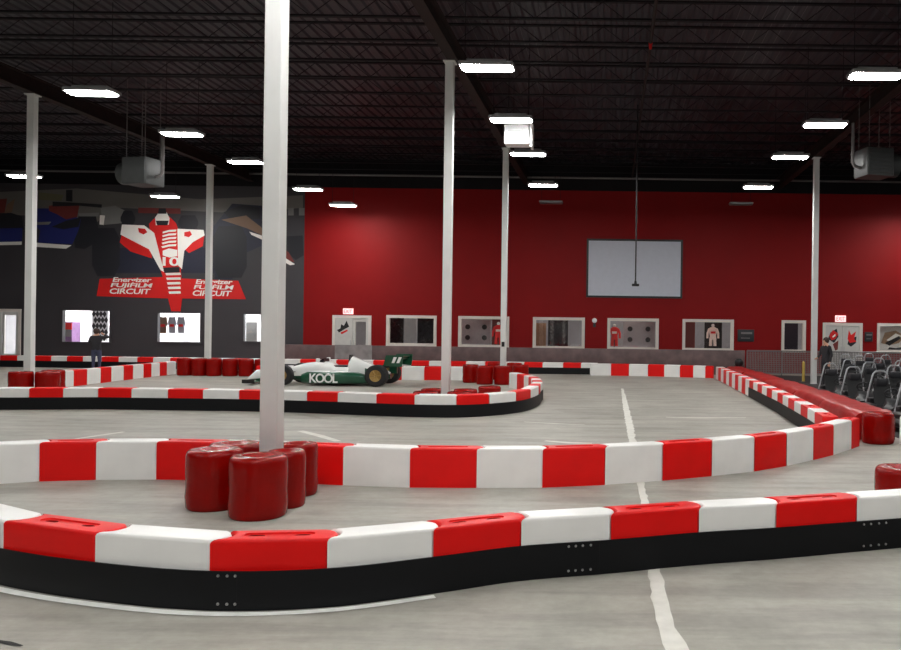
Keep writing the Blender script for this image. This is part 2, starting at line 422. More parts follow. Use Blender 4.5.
for (u0, u1, dv) in ((110, 153, 0), (193, 234, 2)):
    ink_text('Energizer', u0 + 3, u1 - 1, 277.5 + dv, 283.5 + dv, 7)
    ink_text('FUJIFILM', u0 + 1, u1, 283.2 + dv, 288.6 + dv, 7)
    ink_text('CIRCUIT', u0, u1 - 2, 288.6 + dv, 294 + dv, 7)
# right hand car
ink('navy', [(60, 220), (150, 110), (290, 120), (300, 300), (210, 340), (150, 460), (70, 460)], *D_, 1.5)
ink('black', [(110, 150), (200, 115), (280, 130), (280, 180), (150, 190)], *D_, 3)
ink('tan', [(100, 185), (215, 165), (280, 215), (330, 260), (300, 262), (220, 225)], *D_, 4)
ink('white', [(230, 240), (300, 262), (300, 282), (240, 255)], *D_, 5)
ink('maroon', [(380, 310), (412, 335), (440, 382), (385, 372)], *D_, 4)
ink('white', [(380, 350), (442, 392), (420, 396), (380, 376)], *D_, 5)
ink('black', [(400, 262), (478, 258), (482, 350), (446, 372), (400, 330)], *D_, 3)
ink('haze', [(410, 130), (436, 130), (436, 165), (410, 165)], *D_, 3); ink('haze', [(460, 130), (486, 130), (486, 165), (460, 165)], *D_, 3)
mo = mur.build('wall_mural', mk, recalc=False)
tag(mo, 'printed race car mural with red and white car numbered 10 on charcoal wall', 'mural')

# ------------------------------------------------------------ columns, girders, joists
def column(x, y, label, h=8.33):
    t = thing('steel_column', label, 'column', (x, y, 0))
    m = MB(); m.box(-.1, .1, -.1, .1, .02, h - .03, bev=.012); m.build('post', 'column', t)
    m = MB(); m.box(-.115, .115, -.115, .115, 0, .02); m.build('base_plate', 'column', t)
    m = MB(); m.box(-.14, .14, -.16, .16, h - .03, h); m.build('cap_plate', 'column', t)
    return t
column(-3.81, 9.22, 'nearest white steel column, rising from the cluster of red barrels')
column(-3.98, 19.74, 'white steel column standing inside the island behind its front barrier, right of the race car')
cb = column(-3.87, 29.3, 'white steel column behind the red barrels at the right end of the island')
column(7.45, 30.2, 'white steel column beside the parked karts at the right')
column(-16.4, 23.1, 'white steel column at far left, in front of the blue car mural')
column(-16.3, 33.1, 'thin white steel column in front of the red and white car mural')
m = MB(); m.box(-.05, .05, -.14, -.1, 1.25, 1.42); m.build('switch_box', 'black', cb)
for (x, lab) in ((-3.9, 'brown steel roof girder over the three central columns'), (7.45, 'brown steel roof girder over the right hand column'), (-16.35, 'brown steel roof girder over the left hand columns'), ):
    m = MB(); z0 = 8.34
    m.box(x - .13, x + .13, YB, WALL_Y - .05, z0, z0 + .03); m.box(x - .13, x + .13, YB, WALL_Y - .05, z0 + .42, z0 + .45); m.box(x - .012, x + .012, YB, WALL_Y - .05, z0 + .03, z0 + .42)
    tag(m.build('roof_girder', 'girder'), lab, 'girder')
jm = MB(); z0, z1 = 8.8, 9.2
jm.box(XL + .05, XR - .05, -.05, .05, z0, z0 + .04); jm.box(XL + .05, XR - .05, -.05, .05, z1, z1 + .04)
x = XL + .2; up = True
while x < XR - .8:
    jm.cyl((x, 0, z0 + .03 if up else z1 + .01), (x + .5, 0, z1 + .01 if up else z0 + .03),   .009, n=5); x += .5; up = not up
jme = jm.mesh('roof_joist', 'steel')
for i in range(17):
    o = bpy.data.objects.new('roof_joist', jme); C.objects.link(o); o.location = (0, 12.2 + 1.5 * i, 0)
    tag(o, 'dark steel open web joist crossing the hall under the roof deck', 'joist', 'roof joists')
# pipes
m = MB(); m.cyl((XL + .1, 36.75, 8.66), (XR - .1, 36.75, 8.66), .045, n=8)
tag(m.build('wall_pipe', 'pipe'), 'long grey pipe running along the top of the back wall', 'pipe')
sp = thing('sprinkler_pipe', 'dark pipe running front to back under the ceiling above the projection screen', 'pipe', (.82, 0, 0))
m = MB(); m.cyl((0, 8, 8.7), (0, 36.5, 8.7), .04, n=8); m.build('pipe', 'girder', sp)
m = MB(); m.cyl((0, 19.3, 8.7), (0, 19.3, 8.55), .05, .03, n=8); m.build('sprinkler_head', 'mred', sp)
m = MB(); m.cyl((XL + .1, 18.0, 8.72), (-16.6, 18.0, 8.72), .05, n=8)
tag(m.build('ceiling_pipe', 'pipe'), 'pale pipe crossing the ceiling at upper left above the nearest left lamp', 'pipe')

# ------------------------------------------------------------ ceiling lights
LZ = 7.2
lt = thing('ceiling_light', 'x', 'light', (0, 0, LZ))
m = MB(); m.box(-.55, .55, -.24, .24, .018, .1, bev=.02); m.box(-.4, .4, -.12, .12, .1, .17); m.build('housing', 'housing', lt)
m = MB(); m.rings([[(x*a, y*b, z) for x, y in ((-.48,-.22),(.48,-.22),(.53,-.1),(.53,.1),(.48,.22),(-.48,.22),(-.53,.1),(-.53,-.1))] for z, a, b in ((0,.97,.9),(.018,1,1))]); m.build('diffuser', 'lamp', lt)
m = MB()
for sx in (-.45, .45): m.cyl((sx, 0, .1), (sx, 0, ZC - LZ + .02), .008, n=5)
m.build('hanger', 'steel', lt)
first = [True]
def light(x, y, label, group=None):
    if first[0]:
        first[0] = False; lt.location = (x, y, LZ); lt['label'] = label
        if group: lt['group'] = group
        return lt
    return dup(lt, (x, y, LZ), 0, label, group)
def lpx(u, v):
    x, y = unroll(u, v); d = (LZ - EYE) * F / -y; return x * d / F, d
def row(pxs, names, desc):
    for (u, v), n in zip(pxs, names): light(*lpx(u, v), f'{n} lit ceiling lamp in the {desc}', 'ceiling lamps')
row([(487, 69), (511, 121), (528, 155), (543, 186)], ['nearest full', 'second, above the white box,', 'third', 'farthest'], 'centre row of hanging lamps')
row([(876, 77), (825, 126), (790, 158), (758, 188)], ['nearest', 'second', 'third', 'farthest'], 'right hand row of hanging lamps')
row([(92, 94), (182, 135), (246, 163), (308, 190)], ['nearest', 'second', 'third', 'fourth'], 'left hand row of hanging lamps')
q_ = light(*lpx(343, 207), 'lit ceiling lamp hanging close to the red wall at its left end', 'ceiling lamps')
x_, y_ = unroll(343, 206); q_.location = (x_ * 34.9 / F, 34.9, EYE - y_ * 34.9 / F)
light(*lpx(24, 177), 'lit ceiling lamp at far left, partly behind the left white column', 'ceiling lamps')
light(*lpx(165, 197), 'lit ceiling lamp hanging just above the driver of the red mural car', 'ceiling lamps')
light(-2.6, 12.35, 'lit ceiling lamp cut off by the top edge, centre row', 'ceiling lamps')
HG = 'ceiling lamps overhead, out of the picture'
for y in (8.2, 4.0, -.2, -4.5):
    for x in (-2.6, 5.35, -12.0): light(x, y, 'ceiling lamp hanging overhead outside the picture', HG)
for (x, y) in ((5.35, 12.4), (-12.0, 14.8), (-21.5, 25.5), (-21.5, 21), (-21.5, 16), (14, 17), (14, 22), (14, 27), (13.2, 31.5), (13.4, 34.7)): light(x, y, 'ceiling lamp hanging overhead outside the picture', HG)
# two unlit lamps close to the red wall
for (u, v, lab) in ((551, 203.5, 'unlit ceiling lamp near the red wall, above left of the projection screen'), (741, 205, 'unlit ceiling lamp near the red wall, above right of the projection screen')):
    x, y = unroll(u, v); d = 35.2; zz = EYE - y * d / F
    t = thing('ceiling_light', lab, 'light', (x * d / F, d, zz))
    m = MB(); m.box(-.5, .5, -.2, .2, .03, .1, bev=.02); m.build('housing', 'housing', t)
    m = MB(); m.box(-.48, .48, -.18, .18, 0, .03); m.build('diffuser', 'pipe', t)
    m = MB()
    for sx in (-.4, .4): m.cyl((sx, 0, .1), (sx, 0, ZC - zz), .008, n=5)
    m.build('hanger', 'steel', t)

# ------------------------------------------------------------ unit heaters and white box
def heater(x, y, z, rz, label, s=1.0):
    t = thing('unit_heater', label, 'heater', (x, y, z), rz)
    m = MB(); m.box(-.5 * s, .35 * s, -.4 * s, .4 * s, -.05 * s, .75 * s, bev=.03); m.build('casing', 'heater', t)
    m = MB()
    for i in range(6): m.box(-.42 * s, .27 * s, -.43 * s, -.4 * s, (.03 + i * .11) * s, (.09 + i * .11) * s)
    m.build('louver', 'heater', t)
    m = MB(); m.lathe([(.02, 0), (.34, 0), (.34, .28), (.28, .3), (.02, .3)], 20, (0, 0, 0)); 
    o = m.build('fan_shroud', 'heater', t); o.rotation_euler = (0, R(90), 0); o.location = (.35 * s, 0, .32 * s)
    m = MB()
    for sx in (-.4, .25):
        for sy in (-.3, .3): m.cyl((sx * s, sy * s, .75 * s), (sx * s, sy * s, ZC - z), .012, n=5)
    m.build('hanger', 'pipe', t)
    m = MB(); m.tube([(-.75 * s, 0, .9 * s + .6), (-.75 * s, 0, .35 * s), (-.68 * s, 0, .25 * s), (-.5 * s, 0, .2 * s)], .05); m.build('gas_pipe', 'pipe', t)
    return t
x, z = Pd(876, 176, 24); heater(x, 24, z, R(12), 'grey unit heater hanging from the ceiling at upper right')
x, z = Pd(141, 184, 25); heater(x, 25, z, R(168), 'grey unit heater hanging from the ceiling above the red mural car')
x0, x1, z0, z1 = rect(504, 529, 124, 143.5, 21.75)
t = thing('white_box_unit', 'bright white square unit hanging under the second centre lamp', 'ventilation unit', ((x0 + x1) / 2, 21.75, z0))
w = (x1 - x0) / 2; h = z1 - z0
m = MB(); m.box(-w, w, 0, .5, 0, h, bev=.02); m.build('casing', 'unitwhite', t)
m = MB(); m.box(w + .03, w + .09, -.05, .4, -.08, h + .05); m.build('bracket', 'unitwhite', t)
m = MB()
for i in range(3): m.box(-w * .7, w * .7, -.012, 0, h * (.25 + .2 * i), h * (.25 + .2 * i) + .015)
m.build('grille', 'housing', t)
m = MB()
for sx in (-w * .8, w * .8): m.cyl((sx, .4, h), (sx, .4, ZC - z0 + .02), .012, n=5)
m.build('hanger', 'steel', t)

# ------------------------------------------------------------ projection screen and pole
x0, x1, z0, z1 = rect(586.5, 682.5, 239.3, 298)
t = thing('projection_screen', 'large white projection screen in black frame on the red wall', 'screen', ((x0 + x1) / 2, WALL_Y - .01, z0))
w = (x1 - x0) / 2; h = z1 - z0; b = .09
m = MB(); m.box(-w, w, -.06, .0, 0, b); m.box(-w, w, -.06, 0, h - b, h); m.box(-w, -w + b, -.06, 0, b, h - b); m.box(w - b, w, -.06, 0, b, h - b); m.build('frame', 'black', t)
m = MB(); m.box(-w + b, w - b, -.04, -.01, b, h - b); m.build('screen_fabric', 'screen', t)
x, z = Pd(635.5, 285, 27)
t = thing('ceiling_pole', 'thin black pole hanging from the ceiling in front of the projection screen', 'pole', (x, 27, z))
m = MB(); m.cyl((0, 0, .1), (0, 0, ZC - z + .02), .024, n=10); m.build('pole', 'black', t)
m = MB(); m.box(-.12, .12, -.08, .08, -.04, .04, bev=.02); m.cyl((0, 0, .04), (0, 0, .14), .05, .035, 10); m.build('mount_head', 'black', t)

# ------------------------------------------------------------ wall details
for (u0, u1, v0, v1, lab) in ((343.5, 353.5, 308.5, 314.2, 'lit red exit sign above the left door in the red wall'), (835, 845.5, 315.5, 322, 'lit red exit sign above the right door in the red wall')):
    x0, x1, z0, z1 = rect(u0, u1, v0, v1)
    t = thing('exit_sign', lab, 'sign', ((x0 + x1) / 2, WALL_Y, z0)); w = (x1 - x0) / 2; h = z1 - z0
    m = MB(); m.box(-w, w, -.08, 0, 0, h, bev=.01); m.build('sign_box', 'exit', t)
    m = MB(); m.text('EXIT', -w * .8, w * .8, h * .2, h * .8, -.085, 0, depth=.003); m.build('lettering', 'exitred', t)
for (u0, u1, v0, v1, lab) in ((737.5, 754, 329.5, 341.5, 'small dark grey wall plaque right of the white suit window'), (864.5, 872.5, 332, 341.5, 'small dark wall plaque between right door and last window')):
    x0, x1, z0, z1 = rect(u0, u1, v0, v1)
    t = thing('wall_plaque', lab, 'plaque', ((x0 + x1) / 2, WALL_Y, z0)); w = (x1 - x0) / 2; h = z1 - z0
    m = MB(); m.box(-w, w, -.05, 0, 0, h, bev=.015); m.build('board', 'dark', t)
    m = MB(); m.box(-w * .6, w * .75, -.056, -.05, h * .62, h * .78); m.box(-w * .6, w * .5, -.056, -.05, h * .25, h * .32); m.build('caption_strip', 'pipe', t)
x, z = Pd(594.5, 320.5, WALL_Y)
t = thing('wall_alarm', 'small round white alarm on the red wall below the screen', 'alarm', (x, WALL_Y, z))
m = MB(); m.lathe([(.02, 0), (.11, 0), (.11, .05), (.05, .08), (.02, .08)], 14, (0, 0, 0), 0, 'y'); m.build('housing', 'unitwhite', t)
m = MB(); m.box(-.06, .06, -.04, 0, -.3, -.12); m.build('back_box', 'dark', t)

# low partition and wire fence before the red wall
PY = 35.4
xa = Pd(283, 350, PY)[0]; xb = Pd(745, 350, PY)[0]; pt = 1.06
m = MB(); m.box(xa, xb, PY, PY + .1, 0, pt, bev=.012)
o = m.build('low_partition', 'partition'); tag(o, 'long scuffed grey low partition wall in front of the red wall', 'partition')
x0 = Pd(335, 350, PY)[0]; x1 = Pd(372, 350, PY)[0]
m = MB(); m.box(x0, x1, PY - .03, PY, .02, pt + .02); m.build('gate_panel', 'partition2', o)['label'] = 'paler scratched metal panel before the left door'
t = thing('wire_fence', 'grey wire mesh fence running on right of the low partition', 'fence', (0, PY, 0))
xe = 17.0
for i in range(8):
    m = MB(); xx = xb + .1 + (xe - xb) * i / 7.5; m.cyl((xx, .05, 0), (xx, .05, pt), .03, n=8); m.build('post', 'pipe', t)
m = MB(); m.cyl((xb + .1, .05, pt), (xe, .05, pt), .025, n=6); m.cyl((xb + .1, .05, .08), (xe, .05, .08), .02, n=6); m.build('rail', 'pipe', t)
m = MB(); x = xb + .1
while x < xe - .1:
    m.box(x, x + .034, .045, .055, .06, pt); x += .07
z = .1
while z < pt:
    m.box(xb + .1, xe, .046, .054, z, z + .022); z += .09
m.build('wire_mesh', 'pipe', t)

m = MB(); m.box(5.36, XR - .1, 15.2, PY - .1, .0, .012); struct('floor_pit', m, 'pitfloor')
# ------------------------------------------------------------ things seen through the windows
GY = 37.6
def suit(u, vt, vb, label, mats, d=GY):
    x, zt = Pd(u, vt, d); _, zb = Pd(u, vb, d); h = zt - zb; s = h / 1.15
    t = thing('racing_suit', label, 'racing suit', (x, d, zb))
    m = MB()
    def ell(cx, cz, rx, ry): return [(cx + rx * math.cos(2 * PI * i / 14), ry * math.sin(2 * PI * i / 14), cz) for i in range(14)]
    m.rings([ell(0, .35 * s, .2 * s, .1 * s), ell(0, .55 * s, .17 * s, .1 * s), ell(0, .85 * s, .24 * s, .11 * s), ell(0, .98 * s, .2 * s, .1 * s), ell(0, 1.04 * s, .08 * s, .07 * s)], 0)
    m.build('jacket', mats[0], t)
    for sg in (-1, 1):
        m = MB(); m.tube([(sg * .2 * s, 0, .95 * s), (sg * .29 * s, 0, .7 * s), (sg * .3 * s, 0, .42 * s)], .06 * s); m.build('sleeve', mats[0], t)
        m = MB(); m.tube([(sg * .1 * s, 0, .42 * s), (sg * .12 * s, 0, .0)], .085 * s); m.build('trouser_leg', mats[0], t)
    m = MB(); m.box(-.13 * s, .13 * s, -.125 * s, -.1 * s, .68 * s, .8 * s); m.build('chest_badge', mats[1], t)
    m = MB(); m.ball((0, 0, 1.12 * s), .09 * s); m.build('display_head', 'unitwhite', t)
    m = MB(); m.cyl((0, .13 * s, -zb), (0, .13 * s, 1.0 * s), .02, n=8); m.lathe([(.02, 0), (.2, 0), (.2, .03), (.02, .03)], 14, (0, .1, -zb)); m.build('stand', 'dark', t)
suit(713, 325, 346, 'white racing suit on stand seen through the window left of the grey plaque', ('suitwhite', 'suitred'))
suit(614.5, 325, 346, 'red racing suit on stand inside the window below the screen', ('suitred', 'suitwhite'))
suit(498.5, 323, 344, 'red racing suit inside the window behind the white column', ('suitred', 'suitwhite'))
def panel(u0, u1, v0, v1, label, m_, d=38.3, dots=False, name='display_panel'):
    x0, x1, z0, z1 = rect(u0, u1, v0, v1, d)
    t = thing(name, label, 'panel', ((x0 + x1) / 2, d, 0)); w = (x1 - x0) / 2
    m = MB(); m.box(-w, w, 0, .06, .02, z1, bev=.01); m.build('board', m_, t)
    m = MB(); m.box(-w, w, -.15, .2, 0, .02); m.build('foot', 'dark', t)
    if dots:
        for a in (.22, .78):
            for b in (.3, .68):
                m = MB(); m.lathe([(.02, 0), (.12, 0), (.1, .03), (.02, .03)], 14, (-w + 2 * w * a, 0, z0 + (z1 - z0) * b), 0, 'y'); m.build('speaker_hole', 'black', t)
    return t
panel(461, 491, 318, 346, 'silver panel with four black round spots in the window left of the column', 'silverpanel', dots=True)
panel(623, 655, 320, 348, 'silver panel with four black round spots in the window below the screen', 'silverpanel', dots=True)
panel(389, 403.5, 318, 344, 'dark panel at left inside the window right of the left door', 'darkglass')
panel(417.5, 434, 318, 344, 'dark panel at right inside the window right of the left door', 'darkglass')
panel(404.5, 416.5, 318, 344, 'pale narrow panel between two dark panels in one window', 'silverpanel', 38.9)
panel(535, 546, 323, 344, 'dark brown panel at left of the window below the screen corner', 'posterbrown')
panel(548, 568, 319, 346, 'black panel in the middle of the window left of the alarm', 'darkglass')
panel(685, 695, 321, 348, 'dark red panel at left inside the white suit window', 'mmaroon')
panel(704.5, 722, 321, 348, 'black panel standing behind the white racing suit', 'black')
panel(784, 798, 322, 350, 'dark panel with reddish top in the window left of the right column', 'mnavy')
panel(492, 506, 318, 346, 'dark red panel behind the column window suit', 'mmaroon', 38.4)
# posters on doors and in right window (flat prints on glass)
def poster(u0, u1, v0, v1, label, polys, y, base=None):
    x0, x1, z0, z1 = rect(u0, u1, v0, v1, y); m = MB(); ms = ['doorpaint']
    m.box(x0, x1, y - .012, y - .002, z0, z1)
    for c, pts in polys:
        if c not in ms: ms.append(c)
        m.poly([(x0 + (x1 - x0) * a, y - .015 - .001 * len(ms), z0 + (z1 - z0) * b) for a, b in pts], ms.index(c))
    tag(m.build('poster', ms, recalc=False), label, 'poster')
poster(336.5, 350, 319, 336, 'tilted black and grey car poster on the left door', [('black', [(.05, .35), (.3, .45), (.35, .7), (.55, .6), (.75, .9), (.95, .55), (.6, .4), (.2, .2)]), ('mred', [(.3, .2), (.8, .38), (.85, .3), (.4, .1)])], WALL_Y)
poster(826.5, 839, 326, 352, 'red and black car poster on the left leaf of the right door', [('mblack', [(.1, .5), (.3, .75), (.8, .9), (.95, .6), (.6, .35)]), ('mred', [(.2, .62), (.5, .85), (.95, .7), (.7, .5), (.4, .45)]), ('mwhite', [(.45, .6), (.7, .7), (.7, .62), (.5, .55)]), ('mmaroon', [(.5, .3), (.95, .45), (.9, .1), (.7, .05)])], WALL_Y)
poster(845, 857, 326, 352, 'small red and grey car poster on the right leaf of the right door', [('mblack', [(.2, .3), (.3, .5), (.95, .6), (.9, .35), (.5, .2)]), ('mred', [(.2, .5), (.3, .85), (.5, .65), (.9, .8), (.75, .5), (.95, .4), (.4, .35)])], WALL_Y)
poster(880, 911, 327, 350, 'tan racing car poster filling the rightmost window', [('posterbrown', [(.03, .3), (.15, .75), (.5, .85), (.8, .6), (.6, .3), (.3, .2)]), ('mwhite', [(.2, .42), (.5, .72), (.7, .62), (.4, .35)]), ('black', [(.15, .3), (.62, .62), (.66, .5), (.3, .18)]), ('mblack', [(.25, .02), (.3, .12), (.5, .08), (.75, .14), (.8, .02)])], WALL_Y + .3)
# lobby items seen through charcoal-wall windows
x0, x1, z0, z1 = rect(92, 108, 311, 341, 38.3)
t = thing('checkered_banner', 'black and white diamond checkered banner in the lobby window', 'banner', ((x0 + x1) / 2, 38.3, z0)); w = (x1 - x0) / 2; h = z1 - z0
m = MB(); m.box(-w, w, 0, .02, 0, h)
for i in range(4):
    for j in range(5):
        cx, cz = -w + w * 2 * (i + .5 + .5 * (j % 2)) / 4.5, h * (j + .5) / 5
        m.poly([(cx - .1, -.006, cz), (cx, -.006, cz - .16), (cx + .1, -.006, cz), (cx, -.006, cz + .16)], 1)
m.build('cloth', ['roomwhite', 'mblack'], t, recalc=False)
m = MB(); m.cyl((-w - .05, .02, h + .02), (w + .05, .02, h + .02), .02); m.cyl((0, .02, h), (0, .02, 3.18 - z0), .008, n=5); m.build('rod', 'dark', t)
x0, x1, z0, z1 = rect(64, 72, 322, 342, 38.4)
t = thing('arcade_cabinet', 'red and purple arcade cabinet in the lobby window at left', 'arcade machine', ((x0 + x1) / 2, 38.4, 0)); w = (x1 - x0) / 2
m = MB(); m.prism_y([(-w, 0), (w, 0), (w, z1), (-w, z1)], 0, .6); m.build('cabinet', 'purple', t)
m = MB(); m.box(-w, w, -.03, 0, z1 - .35, z1 - .05); m.build('marquee', 'mred', t)
m = MB(); m.box(-w * .8, w * .8, -.02, 0, z0 + .25, z0 + .6); m.build('screen', 'mhaze', t)
for i, (u, lab) in enumerate(((163, 'left of the three racing shirts on the lobby rail'), (172, 'middle of the three racing shirts on the lobby rail'), (181, 'right of the three racing shirts on the lobby rail'))):
    x, z = Pd(u, 315, 38.2)
    t = thing('hanging_shirt', lab, 'shirt', (x, 38.2, z - .85))
    m = MB(); m.prism_y([(-.14, 0), (.14, 0), (.15, .5), (.16, .36), (.2, .42), (.14, .75), (-.14, .75), (-.2, .42), (-.16, .36), (-.15, .5)], 0, .06); m.build('fabric', 'mtan' if i == 0 else 'roomgrey', t)
    m = MB(); m.box(-.1, .1, -.012, 0, .3, .42); m.build('print', 'mred', t)
    m = MB(); m.tube([(-.15, .03, .74), (0, .03, .82), (.15, .03, .74)], .012); m.cyl((0, .03, .82), (0, .03, 3.18 - z + .85), .006, n=5); m.build('hanger', 'dark', t)
panel(182, 190, 318, 342, 'bright white door panel in the lobby window beside hanging shirts', 'roomwhite', 39.2)
panel(246, 257, 322, 340, 'grey display board inside the lobby window behind nearest column', 'mhaze', 38.9)

# ------------------------------------------------------------ barrier blocks
BH, BD = .485, .28
def outline(L, inset=0., n=7, sag=.085, t0=0., t1=0.):
    half = BD / 2; r = (half * half + sag * sag) / (2 * sag); a = math.asin(half / r)
    pts = []
    for i in range(n + 1):     # male end
        t = -a + 2 * a * i / n; pts.append((L - .008 + r * math.cos(t) - (r - sag), half + r * math.sin(t)))
    for i in range(n + 1):     # female end
        t = a - 2 * a * i / n; pts.append((.008 + r * math.cos(t) - (r - sag), half + r * math.sin(t)))
    pts = [(x - y * t1, y) if i <= n else (x + y * t0, y) for i, (x, y) in enumerate(pts)]
    if inset:
        q = []; m_ = len(pts)
        for i in range(m_):
            p0, p1, p2 = Vector(pts[i - 1]), Vector(pts[i]), Vector(pts[(i + 1) % m_])
            e1, e2 = (p1 - p0).normalized(), (p2 - p1).normalized()
            n1, n2 = Vector((-e1.y, e1.x)), Vector((-e2.y, e2.x))
            bis = (n1 + n2); bis.normalize(); c = max(bis.dot(n1), .5)
            p = p1 + bis * (inset / c); q.append((p.x, p.y))
        pts = [(x, min(max(y, inset), BD - inset)) for x, y in q]
    return pts
def block_mesh(L, red, detail, t0=0., t1=0.):
    s = MB()
    rows = [(0, 0)] + [(BH - .028, 0), (BH - .013, .004), (BH - .004, .012), (BH, .026)]
    if not detail: rows = [(0, 0), (BH - .02, 0), (BH, .02)]
    rings = [[(x, y, z) for x, y in outline(L, i, 7 if detail else 4, .085 if detail else .05, t0, t1)] for z, i in rows]
    s.rings(rings, 0, True, not (detail and red))
    if detail and red:
        bm = s.bm; bm.verts.ensure_lookup_table()
        n = len(rings[0]); top = [bm.verts[len(bm.verts) - n + i] for i in range(n)]
        def ring_edges(vs): return [bm.edges.get((vs[i], vs[(i + 1) % len(vs)])) or bm.edges.new((vs[i], vs[(i + 1) % len(vs)])) for i in range(len(vs))]
        def stadium(cx, hl, r, z, k=6):
            p = []
            for i in range(k + 1): t = -PI / 2 + PI * i / k; p.append((cx + hl + r * math.cos(t), BD / 2 + r * math.sin(t), z))
            for i in range(k + 1): t = PI / 2 + PI * i / k; p.append((cx - hl + r * math.cos(t), BD / 2 + r * math.sin(t), z))
            return [bm.verts.new(q) for q in p]
        cx = L / 2 + .04; hl = L * .25
        a = stadium(cx, hl, .05, BH); b = stadium(cx, hl, .046, BH - .012)
        bmesh.ops.triangle_fill(bm, use_beauty=True, edges=ring_edges(top) + ring_edges(a))
        for i in range(len(a)): s.face([a[i], a[(i + 1) % len(a)], b[(i + 1) % len(b)], b[i]], 0)
        eb = ring_edges(b)
        for sx in (-1, 1):
            p0 = [bm.verts.new((cx + sx * hl * .8 + .06 * math.cos(2 * PI * i / 10), BD / 2 + .034 * math.sin(2 * PI * i / 10), BH - .012)) for i in range(10)]
            p1 = [bm.verts.new((v.co.x, v.co.y, BH - .09)) for v in p0]
            eb += ring_edges(p0)
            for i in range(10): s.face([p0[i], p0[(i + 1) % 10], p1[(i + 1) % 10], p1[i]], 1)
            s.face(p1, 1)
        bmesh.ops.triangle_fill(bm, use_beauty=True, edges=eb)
    return s.mesh('barrier_block', ['red', 'redpitshade'] if red else ['white', 'whitepitshade'], sharp=30)
def chain(pts, first_red, desc, group, detail=False, frm='from the left'):
    cnt = {True: 0, False: 0}; red = first_red; cache = {}
    pts = [Vector(p) for p in pts]; hd = [math.atan2(b.y - a.y, b.x - a.x) for a, b in zip(pts[:-1], pts[1:])]
    turn = [0.] + [math.tan((b - a) / 2) for a, b in zip(hd[:-1], hd[1:])] + [0.]
    for i, (p, q) in enumerate(zip(pts[:-1], pts[1:])):
        L = (q - p).length; key = (round(L, 2), red, round(turn[i], 2), round(turn[i + 1], 2))
        if key not in cache: cache[key] = block_mesh(L, red, detail, turn[i], turn[i + 1])
        o = bpy.data.objects.new('barrier_block', cache[key]); C.objects.link(o)
        o.location = (p.x, p.y, 0); o.rotation_euler = (0, 0, math.atan2(q.y - p.y, q.x - p.x))
        tag(o, f"{ORD[cnt[red]]} {'red' if red else 'white'} barrier block {frm} {desc}", 'barrier block', group)
        cnt[red] += 1; red = not red
def smooth_path(pts, k=6):
    pts = [Vector(p) for p in pts]; out = []
    for i in range(len(pts) - 1):
        p0, p1, p2, p3 = pts[max(i - 1, 0)], pts[i], pts[i + 1], pts[min(i + 2, len(pts) - 1)]
        for j in range(k):
            t = j / k
            out.append(.5 * ((2 * p1) + (-p0 + p2) * t + (2 * p0 - 5 * p1 + 4 * p2 - p3) * t * t + (-p0 + 3 * p1 - 3 * p2 + p3) * t ** 3))
    out.append(pts[-1]); return out
def offset_path(pts, off):
    q = []
    for i in range(len(pts)):
        t = (pts[min(i + 1, len(pts) - 1)] - pts[max(i - 1, 0)]).normalized()
        q.append(pts[i] + Vector((t.y, -t.x)) * off)
    return q
def skirt(path, label, h=.275, th=.014, off=.022, bolts=(), group=None):
    a = offset_path(path, off - th); b = offset_path(path, off)
    m = MB(); m.rings([[(p.x, p.y, .004), (q.x, q.y, .004), (q.x, q.y, h), (p.x, p.y, h)] for p, q in zip(a, b)])
    o = m.build('barrier_skirt', 'rubber'); tag(o, label, 'barrier skirt', group)
    for (i, u, zz) in bolts:
        p = b[i].lerp(b[min(i + 1, len(b) - 1)], u); t = (b[min(i + 1, len(b) - 1)] - b[i]).normalized(); n = Vector((t.y, -t.x))
        m = MB(); m.cyl((p.x, p.y, zz), (p.x + n.x * .008, p.y + n.y * .008, zz), .011, .008, 8); m.build('bolt', 'bolt', o)
    return o
# 1. foreground barrier
fpx = [(3, 520.7), (94.5, 532.8), (208.8, 540.9), (326.3, 539), (432.6, 529.1), (520.5, 519.6), (610.2, 514.2), (698.3, 507.9), (775.8, 503.8), (856.4, 498.5), (940, 493.2), (1030, 488.0), (1120, 483.6)]
fp = [Vector((-5.33, 6.62))] + [P(u, v, BH - .006) for u, v in fpx]
chain(fp, False, 'along the foreground barrier', 'foreground barrier blocks', True)
fs = smooth_path(fp, 8)
def near_u(path, u, lo=True):      # index of the path sample seen in column u
    best = min(range(len(path)), key=lambda i: abs(VX + path[i].x / path[i].y * F - u)); return best
def bolt_set(path, us):
    r = []
    for u in us:
        for i in range(len(path) - 1):
            a = VX + path[i].x / path[i].y * F; b = VX + path[i + 1].x / path[i + 1].y * F
            if a <= u < b:
                for zz in (.05, .245): r.append((i, (u - a) / (b - a), zz))
    return r
i1, i2, i3 = near_u(fs, 247), near_u(fs, 600), near_u(fs, 893)
def seg(a, b): return fs[a:b + 1]
for (a, b, us, lab) in ((0, i1, (223, 232, 240), 'left section of the black skirt along the foreground barrier'),
                        (i1, i2, (571, 578, 585, 593), 'middle section of the black skirt along the foreground barrier'),
                        (i2, len(fs) - 1, (865, 872, 880, 887), 'right section of the black skirt along the foreground barrier')):
    skirt(seg(a, b), lab, bolts=bolt_set(seg(a, b), us))
# 2. middle barrier
mpx = [(-24, 485.5), (38.5, 481.5), (95.2, 480), (155.6, 479.6), (216, 480.6), (280, 482.8), (342.3, 485.3), (409, 487.6), (475.8, 488), (541.7, 487.8), (604.4, 485), (662, 480.8), (711.4, 476.2), (754, 471.5), (786.4, 466), (813.3, 460), (833.4, 455), (851.5, 449), (859.5, 446)]
mp = [P(u, v) for u, v in mpx]
chain(mp, False, 'along the middle barrier behind the barrel cluster', 'middle barrier blocks', True)
